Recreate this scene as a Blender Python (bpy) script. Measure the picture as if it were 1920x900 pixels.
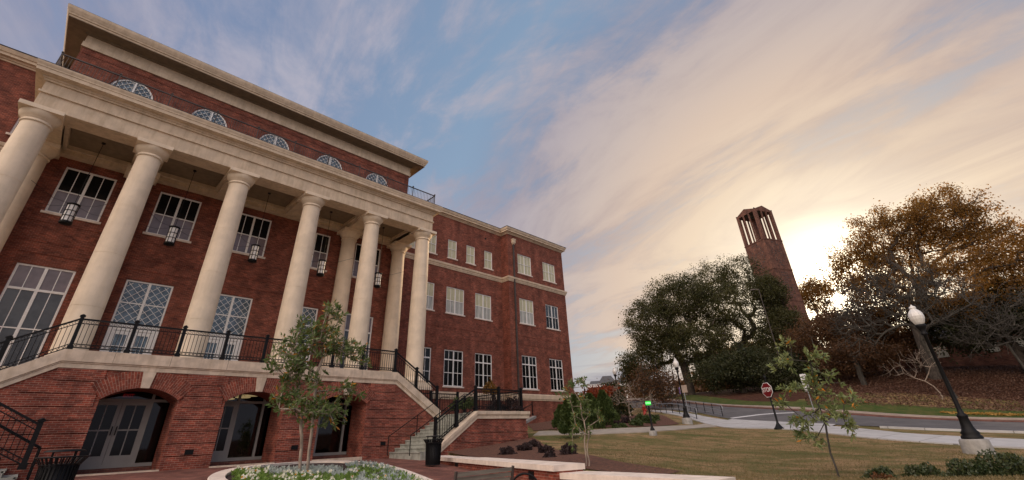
import bpy, bmesh, math, random
import numpy as np
from mathutils import Vector, Matrix
for o in list(bpy.data.objects): bpy.data.objects.remove(o)
R = math.radians; PI = math.pi
random.seed(7); rng = np.random.default_rng(7)
scn = bpy.context.scene; col = scn.collection

# ------------------------------------------------------------ camera
EYE = 0.72
yaw, pit, rol = R(45.3622), R(27.6275), R(-2.22485)
w_ = np.array([math.sin(yaw)*math.cos(pit), math.cos(yaw)*math.cos(pit), math.sin(pit)])
r_ = np.array([math.cos(yaw), -math.sin(yaw), 0]); u_ = np.cross(r_, w_)
r2 = r_*math.cos(rol)+u_*math.sin(rol); u2 = -r_*math.sin(rol)+u_*math.cos(rol)
cd = bpy.data.cameras.new('camera'); cam = bpy.data.objects.new('camera', cd); col.objects.link(cam)
M = Matrix(((r2[0], u2[0], -w_[0], 0), (r2[1], u2[1], -w_[1], 0), (r2[2], u2[2], -w_[2], EYE), (0, 0, 0, 1)))
cam.matrix_world = M
cd.sensor_width = 36; cd.lens = 819.336/1920*36; cd.shift_y = -(450-385.81)/1920
cd.clip_start = .1; cd.clip_end = 3000
scn.camera = cam

# ------------------------------------------------------------ light
SUN_AZ, SUN_EL = R(82.5), R(10.8)
sdir = Vector((math.sin(SUN_AZ)*math.cos(SUN_EL), math.cos(SUN_AZ)*math.cos(SUN_EL), math.sin(SUN_EL)))
sl = bpy.data.lights.new('sun', 'SUN'); sl.energy = 4.6; sl.angle = R(8); sl.color = (1, .70, .42)
so = bpy.data.objects.new('sun', sl); col.objects.link(so); so.rotation_euler = sdir.to_track_quat('Z', 'Y').to_euler()
scn.view_settings.view_transform = 'Standard'; scn.view_settings.look = 'None'
scn.view_settings.exposure = 0.0; scn.view_settings.gamma = 1
try: scn.view_settings.use_curve_mapping = False
except Exception: pass

wd = bpy.data.worlds.new("World"); scn.world = wd; wd.use_nodes = True
nt = wd.node_tree; nt.nodes.clear()
def N(nt, t, **k):
    n = nt.nodes.new(t)
    for a, b in k.items(): setattr(n, a, b)
    return n
def mth(nt, op, a, b=None, c=None, clamp=False):
    n = nt.nodes.new('ShaderNodeMath'); n.operation = op; n.use_clamp = clamp
    for i, v in enumerate((a, b, c)):
        if v is None: continue
        if isinstance(v, (int, float)): n.inputs[i].default_value = v
        else: nt.links.new(v, n.inputs[i])
    return n.outputs[0]
def ramp(nt, fac, stops, interp='LINEAR'):
    n = nt.nodes.new('ShaderNodeValToRGB'); cr = n.color_ramp; cr.interpolation = interp
    while len(cr.elements) < len(stops): cr.elements.new(.5)
    for e, (p, c) in zip(cr.elements, stops):
        e.position = p; e.color = (*c, 1) if len(c) == 3 else c
    nt.links.new(fac, n.inputs[0]); return n.outputs[0]
def mixc(nt, fac, a, b, mode='MIX'):
    n = nt.nodes.new('ShaderNodeMix'); n.data_type = 'RGBA'; n.blend_type = mode
    for s, v in ((n.inputs[0], fac), (n.inputs[6], a), (n.inputs[7], b)):
        if isinstance(v, (int, float)): s.default_value = v
        elif isinstance(v, tuple): s.default_value = (*v, 1) if len(v) == 3 else v
        else: nt.links.new(v, s)
    return n.outputs[2]
def smooth(nt, v, a, b):
    n = nt.nodes.new('ShaderNodeMapRange'); n.interpolation_type = 'SMOOTHSTEP'
    nt.links.new(v, n.inputs[0]); n.inputs[1].default_value = a; n.inputs[2].default_value = b
    return n.outputs[0]
def sky():
    tc = N(nt, 'ShaderNodeTexCoord'); D = tc.outputs['Generated']
    nrm = N(nt, 'ShaderNodeVectorMath', operation='NORMALIZE'); nt.links.new(D, nrm.inputs[0]); D = nrm.outputs[0]
    dt = N(nt, 'ShaderNodeVectorMath', operation='DOT_PRODUCT'); nt.links.new(D, dt.inputs[0]); dt.inputs[1].default_value = sdir
    ang = mth(nt, 'DIVIDE', mth(nt, 'ARCCOSINE', dt.outputs['Value']), PI)      # 0 at the sun, 1 opposite
    sep = N(nt, 'ShaderNodeSeparateXYZ'); nt.links.new(D, sep.inputs[0]); X, Y, Z = sep.outputs
    zc = mth(nt, 'ADD', mth(nt, 'MAXIMUM', Z, 0.0), .16)
    px = mth(nt, 'DIVIDE', X, zc); py = mth(nt, 'DIVIDE', Y, zc)
    a0 = R(8)
    u = mth(nt, 'SUBTRACT', mth(nt, 'MULTIPLY', px, math.cos(a0)), mth(nt, 'MULTIPLY', py, math.sin(a0)))
    v = mth(nt, 'ADD', mth(nt, 'MULTIPLY', px, math.sin(a0)), mth(nt, 'MULTIPLY', py, math.cos(a0)))
    def noise(su, sv, scale, det=6, rough=.55, dist=0.0, off=0.0):
        cb = N(nt, 'ShaderNodeCombineXYZ')
        nt.links.new(mth(nt, 'ADD', mth(nt, 'MULTIPLY', u, su), off), cb.inputs[0]); nt.links.new(mth(nt, 'MULTIPLY', v, sv), cb.inputs[1]); cb.inputs[2].default_value = off
        n = N(nt, 'ShaderNodeTexNoise'); n.inputs['Scale'].default_value = scale; n.inputs['Detail'].default_value = det
        n.inputs['Roughness'].default_value = rough; n.inputs['Distortion'].default_value = dist
        nt.links.new(cb.outputs[0], n.inputs['Vector']); return n.outputs[0]
    big = noise(1.0, .55, .75, 4, .5, .7, 3.7)
    stre = noise(1.35, .60, 1.8, 9, .62, .75, 1.3)
    wisp = noise(2.2, .7, 5.0, 8, .62, .8, 9.1)
    cl = mth(nt, 'ADD', mth(nt, 'MULTIPLY', big, .9), mth(nt, 'ADD', mth(nt, 'MULTIPLY', stre, .85), mth(nt, 'MULTIPLY', wisp, .36)))
    near = ramp(nt, ang, [(0, (.16,)*3), (.12, (.12,)*3), (.22, (.03,)*3), (.30, (.05,)*3), (.48, (.085,)*3), (1, (.05,)*3)])
    mask = smooth(nt, mth(nt, 'ADD', cl, near), 1.0, 1.24)
    blue = ramp(nt, ang, [(0, (.90, .80, .64)), (.07, (.72, .62, .54)), (.11, (.50, .48, .49)), (.15, (.36, .39, .48)), (.20, (.23, .30, .45)), (.26, (.26, .38, .55)), (.40, (.22, .30, .48)), (.50, (.26, .32, .50)), (.60, (.8, .70, .66)), (1, (1, .86, .74))])
    elb = ramp(nt, Z, [(0, (1,)*3), (.12, (.75,)*3), (.4, (.15,)*3), (.7, (0,)*3)])
    blue = mixc(nt, mth(nt, 'MULTIPLY', elb, .35), blue, (.72, .72, .72))
    ns = N(nt, 'ShaderNodeTexSky'); ns.sky_type = 'NISHITA'; ns.sun_disc = False
    ns.sun_elevation = SUN_EL; ns.sun_rotation = SUN_AZ; ns.air_density = 1.2; ns.dust_density = 2.0
    nis = mixc(nt, 1.0, ns.outputs[0], (.10, .10, .10), 'MULTIPLY')
    base = mixc(nt, .18, blue, nis)
    cc = ramp(nt, ang, [(0, (1.0, .94, .82)), (.05, (1.0, .86, .67)), (.09, (.93, .73, .53)), (.13, (.77, .585, .45)), (.17, (.61, .50, .45)), (.22, (.45, .40, .44)), (.30, (.48, .45, .52)), (.42, (.45, .44, .53)), (.50, (.38, .38, .48)), (.60, (.85, .74, .68)), (1, (1, .86, .74))])
    shade = smooth(nt, stre, .35, .62)
    cc = mixc(nt, mth(nt, 'MULTIPLY', mth(nt, 'SUBTRACT', 1.0, shade), .75), cc, mixc(nt, 1.0, cc, (.68, .66, .74), 'MULTIPLY'))
    c = mixc(nt, mth(nt, 'MULTIPLY', mask, .88), base, cc)
    # glow of the veiled sun
    glow = ramp(nt, ang, [(0, (1, .86, .62)), (.018, (.55, .46, .31)), (.035, (.11, .092, .062)), (.06, (.018, .014, .008)), (.09, (0, 0, 0)), (1, (0, 0, 0))], 'EASE')
    glow = mixc(nt, 1.0, glow, (7., 7., 7.), 'MULTIPLY')
    c = mixc(nt, 1.0, c, glow, 'ADD')
    back = mth(nt, 'MULTIPLY', smooth(nt, ang, .50, .66), ramp(nt, Z, [(0, (.10,)*3), (.2, (.22,)*3), (.5, (.75,)*3), (.8, (1,)*3)]))  # unseen sky behind the camera, brightened as added fill for the facade
    c = mixc(nt, 1.0, c, mixc(nt, back, (1., 1., 1.), (4.2, 4.0, 3.8)), 'MULTIPLY')
    # low bank of grey cloud near the horizon
    cb = N(nt, 'ShaderNodeCombineXYZ'); nt.links.new(X, cb.inputs[0]); nt.links.new(Y, cb.inputs[1]); nt.links.new(mth(nt, 'MULTIPLY', Z, 11.0), cb.inputs[2])
    bn = N(nt, 'ShaderNodeTexNoise'); bn.inputs['Scale'].default_value = 2.6; bn.inputs['Detail'].default_value = 7; bn.inputs['Roughness'].default_value = .6
    nt.links.new(cb.outputs[0], bn.inputs['Vector'])
    low = ramp(nt, Z, [(0, (.6,)*3), (.09, (.55,)*3), (.15, (.42,)*3), (.2, (.1,)*3), (.3, (0,)*3)])
    bk = smooth(nt, mth(nt, 'MULTIPLY', bn.outputs[0], low), .20, .30)
    away = ramp(nt, ang, [(0, (0,)*3), (.07, (.2,)*3), (.14, (1,)*3), (1, (1,)*3)])
    c = mixc(nt, mth(nt, 'MULTIPLY', mth(nt, 'MULTIPLY', bk, away), .75), c, (.33, .31, .36))
    bg = N(nt, 'ShaderNodeBackground'); nt.links.new(c, bg.inputs[0]); bg.inputs[1].default_value = 1.0
    out = N(nt, 'ShaderNodeOutputWorld'); nt.links.new(bg.outputs[0], out.inputs[0])
sky()

# ------------------------------------------------------------ materials
MATS = {}
def mat(name, base, rough=.8, metal=0, spec=.5, var=0.0, vscale=3.0, bump=0.0, bscale=40.0, col2=None, trans=0, emit=None, estr=0, coat=0, det=5, stretch=None):
    m = bpy.data.materials.new(name); m.use_nodes = True; t = m.node_tree; b = t.nodes['Principled BSDF']
    b.inputs['Base Color'].default_value = (*base, 1); b.inputs['Roughness'].default_value = rough
    b.inputs['Metallic'].default_value = metal; b.inputs['Specular IOR Level'].default_value = spec
    if coat: b.inputs['Coat Weight'].default_value = coat
    tc = N(t, 'ShaderNodeTexCoord')
    vec = tc.outputs['Object']
    if stretch:
        mp = N(t, 'ShaderNodeMapping'); mp.inputs['Scale'].default_value = stretch; t.links.new(vec, mp.inputs[0]); vec = mp.outputs[0]
    if col2 or var:
        n = N(t, 'ShaderNodeTexNoise'); n.inputs['Scale'].default_value = vscale; n.inputs['Detail'].default_value = det; n.inputs['Roughness'].default_value = .6
        t.links.new(vec, n.inputs['Vector'])
        c2 = col2 or tuple(max(0, c*(1-var)) for c in base); c1 = base if col2 else tuple(c*(1+var) for c in base)
        f = smooth(t, n.outputs[0], .35, .65)
        t.links.new(mixc(t, f, c1, c2), b.inputs['Base Color'])
    if name.startswith('stone') or name in ('step', 'concrete'):
        src = b.inputs['Base Color'].links[0].from_socket
        mp3 = N(t, 'ShaderNodeMapping'); mp3.inputs['Scale'].default_value = (3.2, 3.2, .35); t.links.new(tc.outputs['Object'], mp3.inputs[0])
        n4 = N(t, 'ShaderNodeTexNoise'); n4.inputs['Scale'].default_value = 1.6; n4.inputs['Detail'].default_value = 8; n4.inputs['Roughness'].default_value = .65; t.links.new(mp3.outputs[0], n4.inputs['Vector'])
        t.links.new(mixc(t, 1.0, src, mixc(t, smooth(t, n4.outputs[0], .42, .68), (1, 1, 1), (.94, .93, .91) if name == 'stone_col' else (.86, .84, .80)), 'MULTIPLY'), b.inputs['Base Color'])
    if name == 'walk':
        src = b.inputs['Base Color'].links[0].from_socket
        mp3 = N(t, 'ShaderNodeMapping'); mp3.inputs['Rotation'].default_value = (0, 0, R(8)); t.links.new(tc.outputs['Object'], mp3.inputs[0])
        bk = N(t, 'ShaderNodeTexBrick'); bk.offset = 0; bk.inputs['Scale'].default_value = 1; bk.inputs['Brick Width'].default_value = 6; bk.inputs['Row Height'].default_value = 1.55; bk.inputs['Mortar Size'].default_value = .02
        bk.inputs['Color1'].default_value = (1, 1, 1, 1); bk.inputs['Color2'].default_value = (.88, .88, .87, 1); bk.inputs['Mortar'].default_value = (.45, .43, .4, 1); t.links.new(mp3.outputs[0], bk.inputs['Vector'])
        t.links.new(mixc(t, 1.0, src, bk.outputs['Color'], 'MULTIPLY'), b.inputs['Base Color'])
    if bump:
        n2 = N(t, 'ShaderNodeTexNoise'); n2.inputs['Scale'].default_value = bscale; n2.inputs['Detail'].default_value = 6
        t.links.new(vec, n2.inputs['Vector']); bp = N(t, 'ShaderNodeBump'); bp.inputs['Strength'].default_value = bump; bp.inputs['Distance'].default_value = .02
        t.links.new(n2.outputs[0], bp.inputs['Height']); t.links.new(bp.outputs[0], b.inputs['Normal'])
    if emit: b.inputs['Emission Color'].default_value = (*emit, 1); b.inputs['Emission Strength'].default_value = estr
    MATS[name] = m; return m
def brickmat(name, c1, c2, mortar, scale=1.0, bw=.205, rh=.0677, ms=.007, soldier=False):
    m = bpy.data.materials.new(name); m.use_nodes = True; t = m.node_tree; b = t.nodes['Principled BSDF']; b.inputs['Roughness'].default_value = .85
    b.inputs['Specular IOR Level'].default_value = .3
    uv = N(t, 'ShaderNodeUVMap'); uv.uv_map = 'UVMap'
    br = N(t, 'ShaderNodeTexBrick'); br.inputs['Scale'].default_value = scale; br.inputs['Brick Width'].default_value = bw; br.inputs['Row Height'].default_value = rh
    br.inputs['Mortar Size'].default_value = ms; br.inputs['Mortar Smooth'].default_value = .3; br.inputs['Bias'].default_value = 0
    br.inputs['Color1'].default_value = (*c1, 1); br.inputs['Color2'].default_value = (*c2, 1); br.inputs['Mortar'].default_value = (*mortar, 1)
    t.links.new(uv.outputs[0], br.inputs['Vector'])
    n = N(t, 'ShaderNodeTexNoise'); n.inputs['Scale'].default_value = 1.3; n.inputs['Detail'].default_value = 7; t.links.new(uv.outputs[0], n.inputs['Vector'])
    f = smooth(t, n.outputs[0], .3, .7)
    tint = mixc(t, f, (.72, .70, .70), (1.22, 1.18, 1.15))
    # burnt and pale bricks scattered through the wall
    mp = N(t, 'ShaderNodeMapping'); mp.inputs['Scale'].default_value = (4.9, 14.77, 1); t.links.new(uv.outputs[0], mp.inputs[0])
    wn = N(t, 'ShaderNodeTexVoronoi'); wn.inputs['Scale'].default_value = 1.0; wn.inputs['Randomness'].default_value = .35; t.links.new(mp.outputs[0], wn.inputs['Vector'])
    sp = N(t, 'ShaderNodeSeparateXYZ'); t.links.new(wn.outputs['Color'], sp.inputs[0])
    bt = ramp(t, sp.outputs[0], [(0, (.55, .5, .5)), (.2, (.85, .82, .82)), (.6, (1.0, 1.0, 1.0)), (.9, (1.3, 1.15, 1.05)), (1, (1.5, 1.45, 1.4))])
    c = mixc(t, 1.0, br.outputs['Color'], tint, 'MULTIPLY'); c = mixc(t, .8, c, mixc(t, 1.0, c, bt, 'MULTIPLY'))
    # broad weathering streaks
    mp2 = N(t, 'ShaderNodeMapping'); mp2.inputs['Scale'].default_value = (1.2, .22, 1); t.links.new(uv.outputs[0], mp2.inputs[0])
    n3 = N(t, 'ShaderNodeTexNoise'); n3.inputs['Scale'].default_value = 1.0; n3.inputs['Detail'].default_value = 5; t.links.new(mp2.outputs[0], n3.inputs['Vector'])
    c = mixc(t, 1.0, c, mixc(t, smooth(t, n3.outputs[0], .35, .65), (.86, .84, .84), (1.1, 1.1, 1.1)), 'MULTIPLY')
    t.links.new(c, b.inputs['Base Color'])
    bp = N(t, 'ShaderNodeBump'); bp.inputs['Strength'].default_value = .5; bp.inputs['Distance'].default_value = .008; bp.invert = True
    t.links.new(br.outputs['Fac'], bp.inputs['Height']); t.links.new(bp.outputs[0], b.inputs['Normal'])
    MATS[name] = m; return m
brickmat('brick', (.24, .066, .040), (.16, .046, .031), (.28, .165, .125))
brickmat('brick_base', (.285, .070, .044), (.185, .049, .034), (.35, .22, .17))
brickmat('brick_ring', (.27, .070, .044), (.18, .050, .034), (.35, .22, .17), bw=.2, rh=.07)
brickmat('brick_far', (.15, .068, .048), (.11, .052, .04), (.18, .12, .09))
brickmat('paver', (.21, .085, .06), (.15, .06, .05), (.22, .15, .12), bw=.2, rh=.1, ms=.006)
mat('stone', (.65, .525, .39), .75, var=.09, vscale=1.6, bump=.12, bscale=30, spec=.3)
mat('stone_col', (.77, .64, .49), .7, var=.07, vscale=1.2, bump=.1, bscale=35, spec=.3)
mat('stone_cap', (.66, .54, .42), .8, var=.14, vscale=2.2, bump=.15, bscale=25, spec=.3)
mat('cap_light', (.74, .64, .55), .8, var=.1, vscale=3, bump=.12, bscale=25, spec=.3)
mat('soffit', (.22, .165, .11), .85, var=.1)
mat('frame', (.86, .85, .83), .5, var=.04, vscale=6)
mat('door_grey', (.30, .29, .27), .5, var=.05)
mat('glass_dark', (.008, .009, .010), .10, spec=.3)
mat('glass_blue', (.10, .15, .19), .08, spec=.8, var=.35, vscale=2.5)
mat('glass_mid', (.05, .055, .06), .08, spec=.7, var=.3, vscale=1.2)
mat('blind_yellow', (.52, .49, .31), .35, spec=.6, var=.12, vscale=9, stretch=(1, 1, .15), coat=.3)
mat('blind_pink', (.16, .125, .135), .3, spec=.6, var=.2, vscale=1.4, coat=.5)
mat('blind_grey', (.40, .40, .35), .3, spec=.6, var=.2, vscale=7, stretch=(1, 1, .15), coat=.5)
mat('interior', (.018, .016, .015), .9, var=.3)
mat('iron', (.006, .006, .007), .5, spec=.22, bump=.05, bscale=60, var=.2)
mat('iron_brown', (.07, .055, .048), .5, var=.2)
mat('steel', (.38, .40, .43), .4, metal=.7, var=.1)
mat('concrete', (.30, .29, .27), .9, var=.18, vscale=4, bump=.25, bscale=30)
mat('step', (.33, .34, .30), .9, var=.2, vscale=3, bump=.2, bscale=30)
mat('walk', (.47, .465, .46), .9, var=.08, vscale=1.5, bump=.1, bscale=20)
mat('pathtan', (.34, .30, .25), .9, var=.12, vscale=1.5, bump=.15, bscale=20)
mat('kerbtan', (.33, .26, .21), .9, var=.15, vscale=1.5, bump=.15, bscale=20)
mat('kerbred', (.14, .06, .045), .9, var=.25, vscale=3)
mat('asphalt', (.105, .10, .10), .9, var=.18, vscale=.7, bump=.2, bscale=50)
mat('white_paint', (.62, .62, .62), .8, var=.1, vscale=6)
mat('globe', (.72, .71, .68), .3, var=.05, spec=.6, coat=.4)
mat('lamp_shade', (.86, .85, .83), .5, var=.03, spec=.4)
mat('bark', (.085, .07, .058), .95, var=.35, vscale=8, bump=.6, bscale=20, stretch=(1, 1, .3))
mat('bark_pale', (.30, .24, .19), .9, var=.3, vscale=10, bump=.4, bscale=30, stretch=(1, 1, .3))
mat('bark_grey', (.065, .058, .048), .95, var=.35, vscale=8, bump=.5, bscale=20, stretch=(1, 1, .3))
mat('mulch', (.15, .062, .034), .95, col2=(.07, .028, .017), vscale=9, bump=1.0, bscale=45, det=8)
mat('mulch_dark', (.055, .026, .02), .95, col2=(.02, .01, .009), vscale=20, bump=1.0, bscale=60, det=8)
mat('copper', (.09, .12, .13), .7, var=.2)
mat('roof_grey', (.075, .075, .08), .8, var=.2)
mat('roof_black', (.03, .03, .035), .8, var=.2)
mat('red_paint', (.35, .03, .02), .5, var=.1)
mat('stop_red', (.15, .008, .013), .4, var=.03)
mat('white_sign', (.7, .7, .7), .5, var=.03)
mat('dark_text', (.05, .05, .06), .5, var=.03)
mat('green_glow', (.01, .2, .02), .4, emit=(.02, .8, .05), estr=.75)
mat('green_text', (.3, 1, .4), .4, emit=(.5, 1, .55), estr=1.0)
mat('lamp_warm', (1, .8, .5), .4, emit=(1, .72, .34), estr=1.3)
mat('lamp_lit', (1, .85, .5), .4, emit=(1, .72, .30), estr=3.5)
mat('exit_red', (.5, .02, .02), .4, emit=(1, .04, .05), estr=.35)
mat('bench_wood', (.20, .18, .14), .7, var=.25, vscale=5, stretch=(.3, 3, 3), bump=.2)
mat('purple', (.2, .12, .5), .5, var=.05)
def leafmat(name, c1, c2, tr=.35, scale=1.2, rough=.55, c3=None, c3at=.68):
    m = bpy.data.materials.new(name); m.use_nodes = True; t = m.node_tree; b = t.nodes['Principled BSDF']; out = t.nodes['Material Output']
    b.inputs['Roughness'].default_value = rough; b.inputs['Specular IOR Level'].default_value = .35
    g = N(t, 'ShaderNodeNewGeometry'); tc = N(t, 'ShaderNodeTexCoord')
    n = N(t, 'ShaderNodeTexNoise'); n.inputs['Scale'].default_value = scale; n.inputs['Detail'].default_value = 3; t.links.new(tc.outputs['Object'], n.inputs['Vector'])
    f = mth(t, 'ADD', mth(t, 'MULTIPLY', n.outputs[0], .9), mth(t, 'MULTIPLY', g.outputs['Random Per Island'], .5))
    st = [(.35, c1), (.8, c2)]
    c = ramp(t, f, st)
    if c3:
        c = mixc(t, mth(t, 'GREATER_THAN', g.outputs['Random Per Island'], c3at), c, c3)
    t.links.new(c, b.inputs['Base Color'])
    if tr:
        tl = N(t, 'ShaderNodeBsdfTranslucent'); t.links.new(mixc(t, 1.0, c, (1.5, 1.4, .9), 'MULTIPLY'), tl.inputs[0])
        mx = N(t, 'ShaderNodeMixShader'); mx.inputs[0].default_value = tr
        t.links.new(b.outputs[0], mx.inputs[1]); t.links.new(tl.outputs[0], mx.inputs[2]); t.links.new(mx.outputs[0], out.inputs[0])
    MATS[name] = m
leafmat('leaf_oak', (.025, .036, .012), (.07, .068, .022), .35, .35)
leafmat('leaf_dark', (.02, .032, .014), (.05, .055, .02), .25, .35)
leafmat('leaf_brown', (.095, .056, .018), (.24, .13, .034), .55, .3)
leafmat('leaf_russet', (.065, .035, .018), (.12, .06, .026), .3, .3)
leafmat('leaf_mag', (.05, .10, .028), (.15, .20, .07), .3, 2.5, .35, (.55, .24, .04), .955)
leafmat('leaf_mag_pale', (.09, .14, .05), (.24, .28, .12), .3, 2.5, .35, (.62, .24, .03), .965)
leafmat('leaf_bush', (.025, .045, .018), (.07, .085, .035), .2, 3, .3)
leafmat('leaf_bush_red', (.10, .05, .025), (.17, .075, .03), .2, 3, .4)
leafmat('leaf_plum', (.022, .014, .016), (.05, .03, .03), .2, 4, .6)
leafmat('leaf_ever', (.025, .05, .014), (.075, .105, .03), .25, 1.5)
leafmat('leaf_red', (.15, .03, .012), (.27, .06, .02), .35, .5)
leafmat('leaf_litter', (.07, .034, .022), (.14, .075, .048), .0, 1.2)
leafmat('leaf_yellow', (.26, .15, .03), (.40, .24, .06), .2, 2)
leafmat('silver', (.28, .34, .33), (.46, .52, .51), .2, 5)
leafmat('pansy_leaf', (.09, .17, .03), (.19, .30, .07), .3, 5)
leafmat('petal', (.75, .75, .70), (.85, .85, .80), .3, 5, .6, (.6, .3, .02), .93)
leafmat('grass_blade', (.12, .105, .045), (.22, .17, .085), .3, .5)

# ground materials
def groundmat():
    m = bpy.data.materials.new('lawn'); m.use_nodes = True; t = m.node_tree; b = t.nodes['Principled BSDF']; b.inputs['Roughness'].default_value = .95; b.inputs['Specular IOR Level'].default_value = .15
    tc = N(t, 'ShaderNodeTexCoord'); P = tc.outputs['Object']
    def nz(s, d=5, st=None):
        v = P
        if st: mp = N(t, 'ShaderNodeMapping'); mp.inputs['Scale'].default_value = st; mp.inputs['Rotation'].default_value = (0, 0, R(-30)); t.links.new(v, mp.inputs[0]); v = mp.outputs[0]
        n = N(t, 'ShaderNodeTexNoise'); n.inputs['Scale'].default_value = s; n.inputs['Detail'].default_value = d; n.inputs['Roughness'].default_value = .65; t.links.new(v, n.inputs['Vector']); return n.outputs[0]
    big = nz(.35, 5, (1, .45, 1)); mid = nz(1.6, 6, (1, .6, 1)); fine = nz(28, 4)
    c = ramp(t, big, [(.30, (.10, .11, .038)), (.43, (.17, .135, .055)), (.54, (.33, .22, .12)), (.66, (.18, .135, .058))])
    c = mixc(t, mth(t, 'MULTIPLY', smooth(t, mid, .46, .62), .75), c, (.085, .11, .03))
    c = mixc(t, mth(t, 'MULTIPLY', smooth(t, nz(5, 6, (1, .7, 1)), .55, .70), .5), c, (.24, .18, .11))
    c = mixc(t, 1.0, c, mixc(t, smooth(t, fine, .3, .7), (.62, .62, .6), (1.38, 1.36, 1.3)), 'MULTIPLY')
    t.links.new(c, b.inputs['Base Color'])
    bp = N(t, 'ShaderNodeBump'); bp.inputs['Strength'].default_value = .9; bp.inputs['Distance'].default_value = .05; t.links.new(fine, bp.inputs['Height']); t.links.new(bp.outputs[0], b.inputs['Normal'])
    MATS['lawn'] = m
    m = bpy.data.materials.new('hill'); m.use_nodes = True; t = m.node_tree; b = t.nodes['Principled BSDF']; b.inputs['Roughness'].default_value = .95; b.inputs['Specular IOR Level'].default_value = .1
    tc = N(t, 'ShaderNodeTexCoord'); P = tc.outputs['Object']
    def nz2(s, d=5):
        n = N(t, 'ShaderNodeTexNoise'); n.inputs['Scale'].default_value = s; n.inputs['Detail'].default_value = d; n.inputs['Roughness'].default_value = .7; t.links.new(P, n.inputs['Vector']); return n.outputs[0]
    c = mixc(t, smooth(t, nz2(2.5, 8), .35, .65), (.105, .05, .032), (.055, .026, .02))
    c = mixc(t, mth(t, 'MULTIPLY', smooth(t, nz2(9, 5), .6, .72), .7), c, (.22, .12, .07))
    t.links.new(c, b.inputs['Base Color']); bp = N(t, 'ShaderNodeBump'); bp.inputs['Strength'].default_value = 1; bp.inputs['Distance'].default_value = .06; t.links.new(nz2(12, 6), bp.inputs['Height']); t.links.new(bp.outputs[0], b.inputs['Normal'])
    MATS['hill'] = m
    m = bpy.data.materials.new('verge'); m.use_nodes = True; t = m.node_tree; b = t.nodes['Principled BSDF']; b.inputs['Roughness'].default_value = .95; b.inputs['Specular IOR Level'].default_value = .1
    tc = N(t, 'ShaderNodeTexCoord'); P = tc.outputs['Object']
    c = mixc(t, smooth(t, nz2(1.2, 6), .38, .62), (.05, .085, .022), (.10, .105, .035))
    c = mixc(t, smooth(t, nz2(7, 5), .60, .70), c, (.22, .13, .05))
    t.links.new(c, b.inputs['Base Color']); bp = N(t, 'ShaderNodeBump'); bp.inputs['Strength'].default_value = 1; bp.inputs['Distance'].default_value = .05; t.links.new(nz2(15, 6), bp.inputs['Height']); t.links.new(bp.outputs[0], b.inputs['Normal'])
    MATS['verge'] = m
groundmat()

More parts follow.
